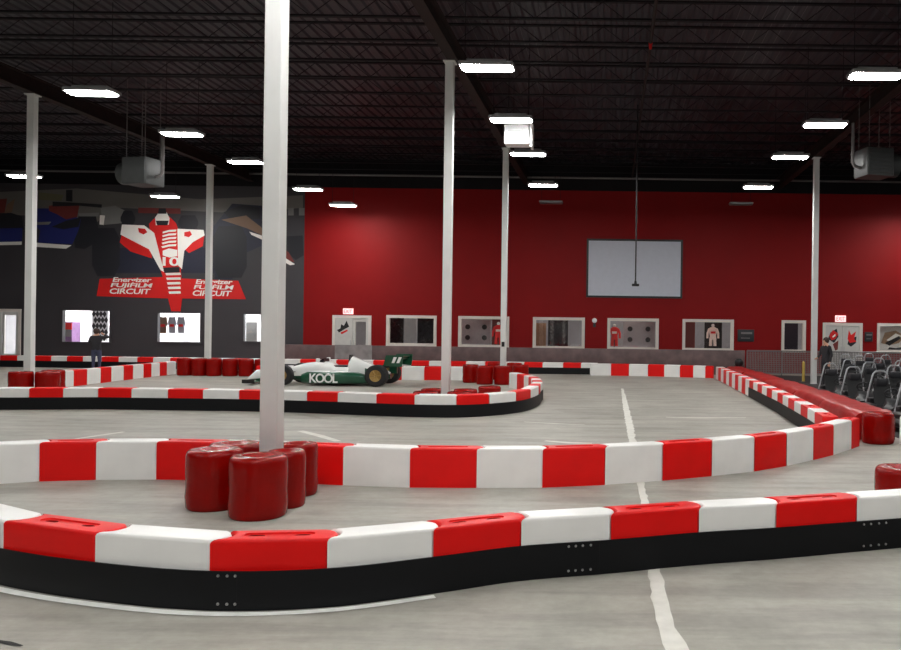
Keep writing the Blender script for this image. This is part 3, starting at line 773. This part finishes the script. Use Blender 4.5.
# 3. island front and right bend
ix = [-7, 28.6, 62.6, 97.6, 131, 167.5, 202.5, 238.7, 272, 306.6, 337.3, 375.9, 414, 456, 489, 516]
def iy(x):
    k = [(-10, 410), (0, 410), (100, 409.4), (258, 411.6), (320, 413.6), (380, 416), (440, 418), (480, 417), (516, 413)]
    for (a, b), (c, d) in zip(k[:-1], k[1:]):
        if a <= x <= c: return b + (d - b) * (x - a) / (c - a)
    return k[-1][1]
ip = [P(x, iy(x)) for x in ix] + [P(530.5, 409.4), P(538.6, 404.9)]
chain(ip, False, 'along the barrier before the race car', 'island front barrier blocks')
bend = [ip[-1] + Vector((.01, .035))] + [Vector(q) for q in ((-1.86, 21.58), (-1.87, 22.3), (-1.95, 23.05), (-2.05, 23.8), (-2.2, 24.55), (-2.42, 25.25), (-2.72, 25.95), (-3.05, 26.6))]
chain(bend, True, 'around the island right bend', 'island bend barrier blocks', frm='from the front')
skirt(smooth_path(ip + bend[1:3], 4), 'black skirt along the island front barrier', group=None)
# island back
bx = [256, 277, 298, 319, 340, 360.5, 381, 401.5, 424, 445, 469, 486]
chain([P(x, 379.6 - (300 - x) * .004) for x in bx], True, 'along the barrier behind the race car', 'island rear barrier blocks')
# left side barrier
lp = [(49, 372.6), (61.6, 371.5), (74, 370.4), (87.2, 369.2), (100.9, 368.0), (111.5, 367.0), (123.9, 366.0), (133.2, 365.1), (143.8, 364.2), (151.5, 363.5), (160, 362.8), (167, 362.2), (176, 361.5)]
chain([P(u, v, BH - .005) for u, v in lp], True, 'of the striped barrier left of the island', 'island left barrier blocks', frm='from the near end')
# 4. barrier along back wall
wx = [0, 17, 34, 51, 66.6, 82.8, 101.5, 118.5, 137, 153, 170, 186, 203, 217.5, 233, 248, 266, 283, 300, 318, 336, 352.5, 373, 392, 411, 429, 447, 466, 485, 504, 524, 542.5, 563, 581, 597]
WB = 34.25
wp = [Vector((Pd(x, 360, WB)[0], WB)) for x in wx]
half = 17
chain(wp[:half + 1], True, 'in the barrier under the charcoal wall', 'charcoal wall barrier blocks')
chain(wp[half:], False, 'along the barrier before the low partition', 'red wall barrier blocks')
skirt(wp[:half + 1], 'black skirt of the barrier under the charcoal wall'); skirt(wp[half:], 'black skirt of the barrier before the low partition')
# 5. far barrier right of island
qx = [(591, 375.6), (610.8, 375.6), (628.7, 375.9), (647.8, 376.2), (664, 376.7), (679.7, 377.2), (693, 377.6), (705, 378), (712.4, 378.2)]
fpn = [P(u, v) for u, v in qx]
chain(fpn, False, 'along the far end of the track', 'far barrier blocks')
# 6. right barrier along the karts
def rx(y):
    k = [(14.4, 3.72), (16.3, 3.84), (19.56, 3.99), (24, 4.07), (29.6, 4.13), (33.0, 4.14)]
    for (a, b), (c, d) in zip(k[:-1], k[1:]):
        if a <= y <= c: return b + (d - b) * (y - a) / (c - a)
    return k[-1][1] if y > 20 else k[0][1]
rp = []; y = 32.5; 
for i in range(25): rp.append(Vector((rx(y), y))); y -= .7535
chain(rp, False, 'of the right side barrier', 'right side barrier blocks', True, frm='from the far end')
skirt([p for p in rp if p.y < 24.3], 'black skirt along the near half of the right side barrier')
# 7. barrier at far right edge
ep = [Vector((5.1, 14.5)), Vector((5.85, 14.2)), Vector((6.6, 13.9)), Vector((7.35, 13.6))]
chain(ep, False, 'beside the red barrel at right edge', 'right edge barrier blocks', True)

# ------------------------------------------------------------ red barrels and mats
def barrel_mesh(r, h):
    m = MB(); b = .05
    prof = [(.02, .0), (r * .9, 0), (r * .965, .02), (r * .985, h * .12), (r, h * .22), (r * .975, h * .36), (r * .965, h * .46), (r * .985, h * .58), (r * .985, h * .78), (r * .975, h - .06),
            (r * .95, h - .025), (r * .88, h - .004), (r * .75, h), (r * .55, h - .012), (r * .3, h - .03), (.02, h - .035)]
    m.lathe(prof, 32); return m.mesh('red_barrel', 'vinyl', sharp=50)
bc = {}
def barrel(x, y, label, r=.29, h=.63, group=None):
    k = (r, h)
    if k not in bc: bc[k] = barrel_mesh(r, h)
    o = bpy.data.objects.new('red_barrel', bc[k]); C.objects.link(o); o.location = (x, y, 0); o.rotation_euler = (0, 0, random.random() * 6)
    return tag(o, label, 'barrel', group)
G = 'red barrels around the nearest column'
barrel(-3.634, 8.48, 'front red wrapped barrel of the cluster around the nearest column', group=G)
barrel(-4.27, 8.86, 'left red wrapped barrel of the cluster around the nearest column', group=G)
barrel(-3.54, 8.965, 'small red wrapped barrel behind right of the front barrel, nearest column', .205, .61, G)
barrel(-3.655, 9.585, 'rear right red wrapped barrel of the nearest column cluster', .23, .6, G)
barrel(-4.33, 9.47, 'rear left red wrapped barrel of the nearest column cluster', .29, .61, G)
G = 'red barrels around the rear island column'
for (x, y, lab) in ((-4.3, 27.85, 'front left red barrel before the rear island column'), (-3.69, 27.85, 'front right red barrel before the rear island column'), (-4.9, 28.6, 'left red barrel beside the rear island column'),
                    (-4.3, 30.4, 'rear left red barrel behind the rear island column'), (-3.6, 30.4, 'rear right red barrel behind the rear island column'), (-3.2, 28.9, 'right red barrel beside the rear island column')):
    barrel(x, y, lab, group=G)
G = 'red barrels at the far left column'
for (x, y, lab) in ((-15.55, 21.6, 'left red barrel before the far left column'), (-14.95, 21.75, 'right red barrel before the far left column'), (-15.25, 22.4, 'rear red barrel beside the far left column')):
    barrel(x, y, lab, group=G)
G = 'red barrels in a row behind the race car nose'
for i in range(6):
    barrel(-15.85 + .57 * i, 30.35 + .06 * abs(i - 2), f'{ORD[i]} red barrel from the left in the row behind the race car nose', .275, .64, G)
barrel(-3.47, 23.4, 'low red tyre lying at the right end of the island', .33, .27)
G = 'low red pads around the island column'
for (dx, dy, lab) in ((-.4, -.4, 'front left'), (.4, -.4, 'front right'), (-.4, .4, 'rear left'), (.4, .4, 'rear right')):
    barrel(-3.98 + dx, 19.74 + dy, f'{lab} low red pad at the foot of the middle island column', .3, .43, G)
barrel(4.76, 14.6, 'single red barrel at the near end of the red mats', .285, .54)
barrel(3.12, 8.75, 'red barrel cut off by the right edge behind foreground barrier', .29, .55)
my = [(14.98, 17.5), (17.53, 20.3), (20.33, 24.1), (24.13, 28.4), (28.43, 32.2)]
mo_ = ['nearest', 'second nearest', 'third', 'fourth', 'farthest']
for i, (a, b) in enumerate(my):
    xl = [4.43, 4.5, 4.45, 4.5, 4.46][i]; xr = [5.22, 5.28, 5.24, 5.2, 5.12][i]
    m = MB(); n = 10; rings = []
    for k in range(n + 1):
        y = a + (b - a) * k / n; e = .06 if k in (0, n) else 0; w = .012 * math.sin(k * 1.7 + i)
        h = .535 - e * .5 + .012 * math.sin(k * 2.3 + i * 2)
        rings.append([(xl + e * .4 + w, y, 0), (xr - e * .4 + w, y, 0), (xr - e * .4 + w, y, h - .1), (xr - .03 - e + w, y, h - .03), (xr - .12 - e + w, y, h - .004), ((xl + xr) / 2, y, h + .006), (xl + .12 + e + w, y, h - .004), (xl + .03 + e + w, y, h - .03), (xl + e * .4 + w, y, h - .1)])
    m.rings(rings); tag(m.build('padded_mat', 'vinylmat', sharp=60), f'{mo_[i]} long red padded mat in the row beside the karts', 'mat', 'red mats')
m = MB(); m.lathe([(.02, 0), (.13, 0), (.17, .06), (.18, .14), (.165, .22), (.11, .29), (.02, .31)], 20)
X, _ = Pd(739.5, 362, 31.6)
o = m.build('black_helmet', 'black', None, (X - .02, 31.6, .552)); tag(o, 'small black dome resting on the farthest red mat', 'helmet')

# ------------------------------------------------------------ floor markings
def strip(pts, ws, m_, label, name='floor_line', z=.004):
    pts = [Vector(p) for p in pts]; m = MB(); a = []; b = []
    for i, p in enumerate(pts):
        t = (pts[min(i + 1, len(pts) - 1)] - pts[max(i - 1, 0)]).normalized(); n = Vector((-t.y, t.x)); w = ws[i] if isinstance(ws, (list, tuple)) else ws
        a.append((p.x + n.x * w / 2, p.y + n.y * w / 2, z)); b.append((p.x - n.x * w / 2, p.y - n.y * w / 2, z))
    va = [m._v(q) for q in a]; vb = [m._v(q) for q in b]
    for i in range(len(pts) - 1): m.face([va[i], va[i + 1], vb[i + 1], vb[i]])
    tag(m.build(name, m_), label, 'floor line')
lpx_ = [((677, 652), .165), ((671, 636), .13), ((665.5, 620), .115), ((660.5, 603), .12), ((657, 587), .11), ((655, 572), .1), ((650, 545), .09), ((646.5, 518), .085), ((643, 494), .09),
        ((637.5, 470), .1), ((633, 445), .12), ((629.5, 425), .15), ((626, 408), .15), ((622, 388), .07)]
pp, ww = [], []
for (q0, w0), (q1, w1) in zip(lpx_[:-1], lpx_[1:]):
    p0, p1 = P(*q0), P(*q1); n = max(2, int((p1 - p0).length / .12)); n = min(n, 24)
    for k in range(n):
        t = k / n; pp.append(p0.lerp(p1, t) + Vector((random.uniform(-.012, .012), 0))); ww.append((w0 + (w1 - w0) * t) * random.uniform(.84, 1.14))
strip(pp, ww, 'fadedpaint', 'ragged white painted line running away down the track')
i4 = near_u(fs, 432)
strip(offset_path(fs[:i4 + 1], .085), .075, 'markpaint', 'white painted edge line at the foot of the foreground barrier skirt')
strip([P(666, 417.3), P(700, 418), P(746, 417.8)], [.1, .16, .06], 'fadedpaint', 'short white line across the track right of the long line')
strip([P(300, 431), P(320, 436), P(338, 441.5)], [.12, .16, .12], 'fadedpaint', 'short slanted white line beside the nearest column')
strip([P(545, 441), P(570, 443), P(592, 443.5)], [.1, .18, .1], 'fadedpaint', 'short white dash left of the long line behind the middle barrier')
strip([P(76, 439), P(100, 435.5), P(124, 432)], [.1, .14, .08], 'fadedpaint', 'faint slanted white line at left behind the middle barrier')
strip([P(524, 422), P(560, 424), P(585, 425)], [.05, .08, .04], 'fadedpaint', 'faint white line near the island bend')
strip([P(-6, 641), P(8, 643.5), P(22, 646.5)], [.03, .045, .02], 'tyre', 'black rubber skid mark in the left foreground')

# ------------------------------------------------------------ race car
car = thing('race_car', 'white and green open wheel race car parked behind the island barrier', 'race car', (-9.0, 27.0, 0))
def sup(x, hw, z0, z1, n=16, e=.55):
    r = []
    for i in range(n):
        t = 2 * PI * i / n + PI / n; c, s = math.cos(t), math.sin(t)
        r.append((x, hw * math.copysign(abs(c) ** e, c), (z0 + z1) / 2 + (z1 - z0) / 2 * math.copysign(abs(s) ** e, s)))
    return r
def two_tone(o, zs):
    me = o.data
    for p in me.polygons: p.material_index = 1 if p.center.z < zs(p.center.x) else 0
m = MB(); m.rings([sup(*q) for q in ((-2.95, .05, .12, .18), (-2.66, .13, .11, .44), (-2.2, .17, .13, .52), (-1.5, .2, .14, .56), (-1.0, .25, .1, .7), (-.5, .31, .07, .76), (-.15, .34, .06, .72), (.0, .36, .06, .6), (.45, .36, .06, .6))])
o = m.build('monocoque', ['carwhite', 'cargreen'], car); two_tone(o, lambda x: .12 + .23 * (x + 3) / 3)
m = MB(); m.rings([sup(*q) for q in ((.42, .3, .06, .78), (.5, .28, .06, .92), (.65, .25, .06, .86), (.95, .23, .1, .74), (1.35, .18, .14, .58), (1.75, .12, .2, .42))])
o = m.build('engine_cover', ['carwhite', 'cargreen'], car); two_tone(o, lambda x: .42)
for sy in (-1, 1):
    m = MB(); yc = sy * .62
    m.rings([[(x, yc + (p[1]) , p[2]) for p in sup(x, hw, z0, z1)] for x, hw, z0, z1 in ((-.95, .1, .08, .36), (-.7, .26, .07, .46), (0, .3, .06, .47), (.8, .3, .06, .44), (1.15, .16, .08, .34), (1.3, .08, .1, .24))])
    o = m.build('sidepod', ['carwhite', 'cargreen'], car); two_tone(o, lambda x: .445)
    if sy < 0:
        m = MB(); m.text('KOOL', -.6, .3, .1, .4, yc - .306, 0, depth=.004, bold=.02, space=.82); m.build('lettering', 'carwhite', o)['label'] = 'white KOOL lettering'
        m = MB(); m.text('GREEN', .38, .72, .1, .14, yc - .3, 0, depth=.004); m.bm.free()
def wheel(x, y, r, w):
    m = MB(); m.lathe([(r * .55, -w / 2), (r * .9, -w / 2), (r, -w / 2 + .03), (r, w / 2 - .03), (r * .9, w / 2), (r * .55, w / 2)], 28, (x, y, r), 0, 'y', True)
    o = m.build('wheel', 'tyre', car)
    m = MB(); m.lathe([(.02, -w / 2 + .05), (r * .3, -w / 2 + .04), (r * .5, -w / 2 + .015), (r * .56, -w / 2 + .01), (r * .56, w / 2 - .01), (r * .5, w / 2 - .015), (r * .3, w / 2 - .04), (.02, w / 2 - .05)], 28, (x, y, r), 0, 'y')
    for k in range(6):
        a = 2 * PI * k / 6; c, s = math.cos(a), math.sin(a)
        for sg in (-1, 1): m.cyl((x + c * .03, y + sg * (w / 2 - .03), r + s * .03), (x + c * r * .5, y + sg * (w / 2 - .012), r + s * r * .5), .022, n=6)
    m.build('rim', 'gold', o)
for sy in (-1, 1): wheel(-1.5, sy * .8, .325, .28); wheel(1.5, sy * .78, .345, .36)
for sx in (-1.5, 1.5):
    m = MB()
    for sy in (-1, 1):
        for dx in (-.25, .2):
            m.tube([(sx + dx, sy * .15, .4), (sx, sy * .66, .42)], .014, 6); m.tube([(sx + dx, sy * .15, .2), (sx, sy * .66, .22)], .014, 6)
    m.build('suspension', 'black', car)
m = MB(); m.box(-2.75, -2.4, -.85, .85, .07, .095, bev=.01); m.box(-2.65, -2.5, -.1, .1, .09, .16); m.build('front_wing', 'cargreen', car)
for sy in (-1, 1):
    m = MB(); m.box(-2.78, -2.38, sy * .85 - .012, sy * .85 + .012, .05, .17); m.build('front_end_plate', 'black', car)
m = MB(); m.box(1.8, 2.15, -.62, .62, .84, .87, bev=.01); m.box(2.02, 2.22, -.62, .62, .92, .95, bev=.01); m.box(1.7, 1.95, -.05, .05, .38, .84); m.build('rear_wing', 'cargreen', car)
for sy in (-1, 1):
    m = MB(); m.prism_y([(1.66, .66), (2.26, .62), (2.3, 1.0), (1.75, 1.0)], sy * .64 - .012, sy * .64 + .012); ep_ = m.build('rear_end_plate', 'cargreen', car)
    if sy < 0:
        m = MB()
        for q in (0, .16): m.prism_y([(1.93 + q, .75), (2.02 + q, .75), (2.1 + q, .94), (2.0 + q, .94)], sy * .64 - .018, sy * .64 - .011)
        m.build('wing_mark', 'carwhite', ep_)
m = MB(); m.tube([(.42, -.2, .62), (.42, -.1, .96), (.42, .1, .96), (.42, .2, .62)], .03); m.build('roll_hoop', 'black', car)
m = MB(); m.rings([sup(-.62, .2, .72, .76), sup(-.45, .26, .7, .84), sup(-.38, .27, .7, .85)]); m.build('windscreen', 'darkglass', car)
m = MB(); m.box(-.1, .38, -.24, .24, .58, .63); m.build('cockpit_opening', 'black', car)
for sy in (-1, 1):
    m = MB(); m.cyl((-.5, sy * .3, .72), (-.5, sy * .5, .78), .012, n=6); m.box(-.54, -.44, sy * .5 - .07, sy * .5 + .07, .75, .86, bev=.02); m.build('mirror', 'carwhite', car)

# ------------------------------------------------------------ karts
kt = thing('go_kart', 'x', 'go-kart', (0, 0, 0))      # nose towards -y
m = MB(); m.box(-.32, .32, -.75, .7, .06, .12, bev=.02); m.build('floor_tray', 'black', kt)
m = MB(); ring = []
for i in range(32):
    t = 2 * PI * i / 32; c, s = math.cos(t), math.sin(t)
    ring.append((.62 * math.copysign(abs(c) ** .45, c), .93 * math.copysign(abs(s) ** .45, s), .17))
m.tube(ring, .085, 8, 0, True); m.build('bumper', 'black', kt)
m = MB(); m.rings([[(x * w, y, z) for x, z in ((-1, 0.14), (1, .14), (1, .26), (.7, h), (-.7, h), (-1, .26))] for y, w, h in ((-.84, .3, .3), (-.7, .38, .42), (-.45, .3, .5))]); m.build('nose_cone', 'black', kt)
for sx in (-1, 1):
    m = MB(); m.box(sx * .44 - .11, sx * .44 + .11, -.3, .4, .1, .34, bev=.05); m.build('side_pod', 'black', kt)
m = MB(); m.rings([[(x, y, z) for x in (-.2, .2) for (y, z) in (((y0, z0), (y0 + .0, z0 + .05)) if x < 0 else ((y0, z0 + .05), (y0, z0)))] for y0, z0 in ((-.1, .2), (.2, .14), (.36, .2), (.48, .45), (.54, .7))]); m.build('seat', 'black', kt)
m = MB(); m.box(-.17, .17, .5, .6, .7, .88, bev=.05); m.build('headrest', 'dark', kt)
m = MB(); m.cyl((0, -.45, .3), (0, -.17, .58), .015, n=6); m.build('steering_column', 'pipe', kt)
m = MB(); c0 = Vector((0, -.15, .6)); ax = Vector((0, .7, .7)).normalized(); a1 = Vector((1, 0, 0)); a2 = ax.cross(a1)
m.tube([c0 + a1 * (.14 * math.cos(2 * PI * i / 16)) + a2 * (.14 * math.sin(2 * PI * i / 16)) for i in range(16)], .016, 6, 0, True); m.cyl(c0 - a1 * .14, c0 + a1 * .14, .012, n=6); m.build('steering_wheel', 'dark', kt)
m = MB(); m.tube([(-.34, .7, .15), (-.24, .68, .65), (-.16, .66, .98), (-.1, .655, 1.04), (.1, .655, 1.04), (.16, .66, .98), (.24, .68, .65), (.34, .7, .15)], .022, 8); m.build('roll_hoop', 'chrome', kt)
m = MB(); m.box(-.3, .3, .55, .8, .12, .42, bev=.04); m.build('motor_box', 'black', kt)
for (wx_, wy_, r, w) in ((-.5, -.52, .13, .13), (.5, -.52, .13, .13), (-.5, .62, .14, .2), (.5, .62, .14, .2)):
    m = MB(); sg = 1
    m.rings([[(wx_ + dx, wy_ + rr * math.cos(2 * PI * i / 18), r + rr * math.sin(2 * PI * i / 18)) for i in range(18)] for dx, rr in ((-w / 2, r * .55), (-w / 2, r * .9), (-w / 2 + .02, r), (w / 2 - .02, r), (w / 2, r * .9), (w / 2, r * .55))])
    m.build('wheel', 'tyre', kt)
kn = ['nearest', 'second', 'third', 'fourth', 'farthest', 'last']
kf = True
def kart(x, y, rz, lab):
    global kf
    if kf:
        kf = False; kt.location = (x, y, 0); kt.rotation_euler = (0, 0, rz); kt['label'] = lab; kt['group'] = 'parked karts'; return
    dup(kt, (x, y, 0), rz, lab, 'parked karts')
for j, y in enumerate((16.5, 18.6, 20.7, 22.8)): kart(6.3, y, R(random.uniform(-4, 4)), f'{kn[j] if j < 3 else "farthest"} black kart of the file parked along the red mats')
for j, y in enumerate((19.8, 21.9, 24.0, 26.1)): kart(7.75, y, R(random.uniform(-4, 4)), f'{kn[j] if j < 3 else "farthest"} black kart in the second file of parked karts from the mats')
for j, y in enumerate((23.4, 25.5, 27.6)): kart(9.2, y, R(random.uniform(-4, 4)), f'{["nearest", "middle", "farthest"][j]} black kart in the third file of parked karts, far right')
for j, (x, y) in enumerate(((9.2, 29.7), (9.2, 31.8), (10.65, 31.2), (10.65, 33.3), (12.1, 30.0), (12.1, 32.1))): kart(x, y, R(random.uniform(-5, 5)), f'{ORD[j]} black kart of the rearmost parked group by the mesh fence')
for j, y in enumerate((27.0, 29.1)): kart(10.65, y, R(random.uniform(-4, 4)), f'{["near", "far"][j]} black kart at the right edge of the kart park, outermost file')
X, _ = Pd(803.5, 368, 31)
t = thing('yellow_post', 'short yellow marker post left of the right hand column', 'post', (X, 31, 0))
m = MB(); m.cyl((0, 0, .04), (0, 0, .74),   .055, n=14); m.ball((0, 0, .74), .055, t0=0); m.build('sleeve', 'yellow', t)
m = MB(); m.lathe([(.02, 0), (.16, 0), (.15, .04), (.02, .04)], 16); m.build('base', 'black', t)

# ------------------------------------------------------------ people
def person(loc, rz, label, joints, edges, mats_by_z, hair_c, s=1.0, hairlen=.02):
    names = list(joints); bm = bmesh.new(); lay = bm.verts.layers.skin.verify(); vs = {}
    for k in names:
        x, y, z, r = joints[k]; v = bm.verts.new((x * s, y * s, z * s)); v[lay].radius = (r * s, r * s * (.8 if k in ('chest', 'belly', 'pelvis') else 1)); vs[k] = v
    vs['pelvis'][lay].use_root = True
    for a, b in edges: bm.edges.new((vs[a], vs[b]))
    me = bpy.data.meshes.new('tmp'); bm.to_mesh(me); bm.free()
    ob = bpy.data.objects.new('tmp', me); C.objects.link(ob)
    ob.modifiers.new('s', 'SKIN').use_smooth_shade = True
    ss = ob.modifiers.new('u', 'SUBSURF'); ss.levels = 2; ss.render_levels = 2
    dg = bpy.context.evaluated_depsgraph_get(); dg.update()
    nm = bpy.data.meshes.new_from_object(ob.evaluated_get(dg)); bpy.data.objects.remove(ob)
    nm.materials.clear()
    for k in ('skin', mats_by_z[1], mats_by_z[2], 'black'): nm.materials.append(M[k])
    hands = [Vector(joints[k][:3]) * s for k in ('hand_l', 'hand_r')]
    for p in nm.polygons:
        c = p.center
        if c.z > 1.46 * s and (Vector((c.x, c.y)) - Vector(joints['head'][:2]) * s).length < .13 * s or min((c - h).length for h in hands) < .1 * s: p.material_index = 0
        elif c.z < .1 * s: p.material_index = 3
        elif c.z < .92 * s: p.material_index = 2
        else: p.material_index = 1
        p.use_smooth = True
    b = bpy.data.objects.new('person', nm); C.objects.link(b); b.location = loc; b.rotation_euler = (0, 0, rz)
    tag(b, label, 'person')
    hx, hy, hz, hr = joints['head']
    m = MB(); m.ball((hx * s, (hy + .035) * s, (hz + .03) * s), .118 * s, 16, t0=-.38, t1=.5, sx=.92, sy=1.0); m.build('hair', hair_c, b)
    return b
E0 = [('pelvis', 'belly'), ('belly', 'chest'), ('chest', 'neck'), ('neck', 'head'), ('head', 'crown'), ('head', 'nose')]
for s_ in ('l', 'r'):
    E0 += [('chest', 'sh_' + s_), ('sh_' + s_, 'el_' + s_), ('el_' + s_, 'wr_' + s_), ('wr_' + s_, 'hand_' + s_), ('pelvis', 'hip_' + s_), ('hip_' + s_, 'kn_' + s_), ('kn_' + s_, 'an_' + s_), ('an_' + s_, 'toe_' + s_)]
    E0 += [('hand_' + s_, f'fing{i}_' + s_) for i in range(2)]
def body(**o):
    j = dict(pelvis=(0, 0, .95, .15), belly=(0, 0, 1.1, .14), chest=(0, .0, 1.33, .16), neck=(0, -.01, 1.5, .06), head=(0, -.03, 1.62, .1), crown=(0, -.02, 1.7, .075), nose=(0, -.135, 1.6, .018))
    for s_, g in (('l', 1), ('r', -1)):
        j.update({'sh_' + s_: (g * .19, 0, 1.41, .065), 'el_' + s_: (g * .25, .03, 1.13, .047), 'wr_' + s_: (g * .25, -.06, .88, .033), 'hand_' + s_: (g * .25, -.08, .8, .034),
                  f'fing0_' + s_: (g * .26, -.1, .72, .014), f'fing1_' + s_: (g * .22, -.12, .75, .013),
                  'hip_' + s_: (g * .1, 0, .88, .1), 'kn_' + s_: (g * .11, -.02, .48, .062), 'an_' + s_: (g * .11, .02, .09, .042), 'toe_' + s_: (g * .12, -.15, .045, .036)})
    j.update(o); return j
# bending marshal at the back wall, right elbow lifted
jA = body(el_r=(-.38, -.12, 1.42, .047), wr_r=(-.16, -.28, 1.5, .033), hand_r=(-.1, -.28, 1.54, .034), fing0_r=(-.05, -.3, 1.6, .014), fing1_r=(-.05, -.24, 1.57, .013),
          el_l=(.32, -.14, 1.2, .047), wr_l=(.14, -.3, 1.4, .033), hand_l=(.08, -.3, 1.48, .034), fing0_l=(.03, -.31, 1.54, .014), fing1_l=(.02, -.25, 1.51, .013))
xA, _ = Pd(96.5, 345, 30.5)
person((xA, 30.5, 0), R(190), 'standing person with raised elbow seen from behind, by the lobby window', jA, E0, ('skin', 'cloth', 'jeans'), 'hair', .97)
jB = body(el_r=(-.26, -.02, 1.14, .047), wr_r=(-.2, -.22, 1.02, .033), hand_r=(-.18, -.3, 1.0, .034), fing0_r=(-.17, -.38, .98, .014), fing1_r=(-.13, -.34, 1.0, .013))
xB, _ = Pd(826, 345, 28.5)
person((xB, 28.5, 0), R(-60), 'dark clothed person standing beside the right hand column and karts', jB, E0, ('skin', 'cloth', 'cloth'), 'hair', .99)

# ------------------------------------------------------------ world and view
w = bpy.data.worlds.new('world'); sc.world = w; w.use_nodes = True
w.node_tree.nodes['Background'].inputs['Color'].default_value = (.02, .02, .022, 1)
w.node_tree.nodes['Background'].inputs['Strength'].default_value = .3
sc.view_settings.view_transform = 'Standard'; sc.view_settings.look = 'None'; sc.view_settings.gamma = 1; sc.view_settings.use_curve_mapping = False
sc.view_settings.exposure = 1.1
sc.cycles.use_denoising = True
sc.cycles.max_bounces = 6; sc.cycles.diffuse_bounces = 3
sc.cycles.sample_clamp_indirect = 6
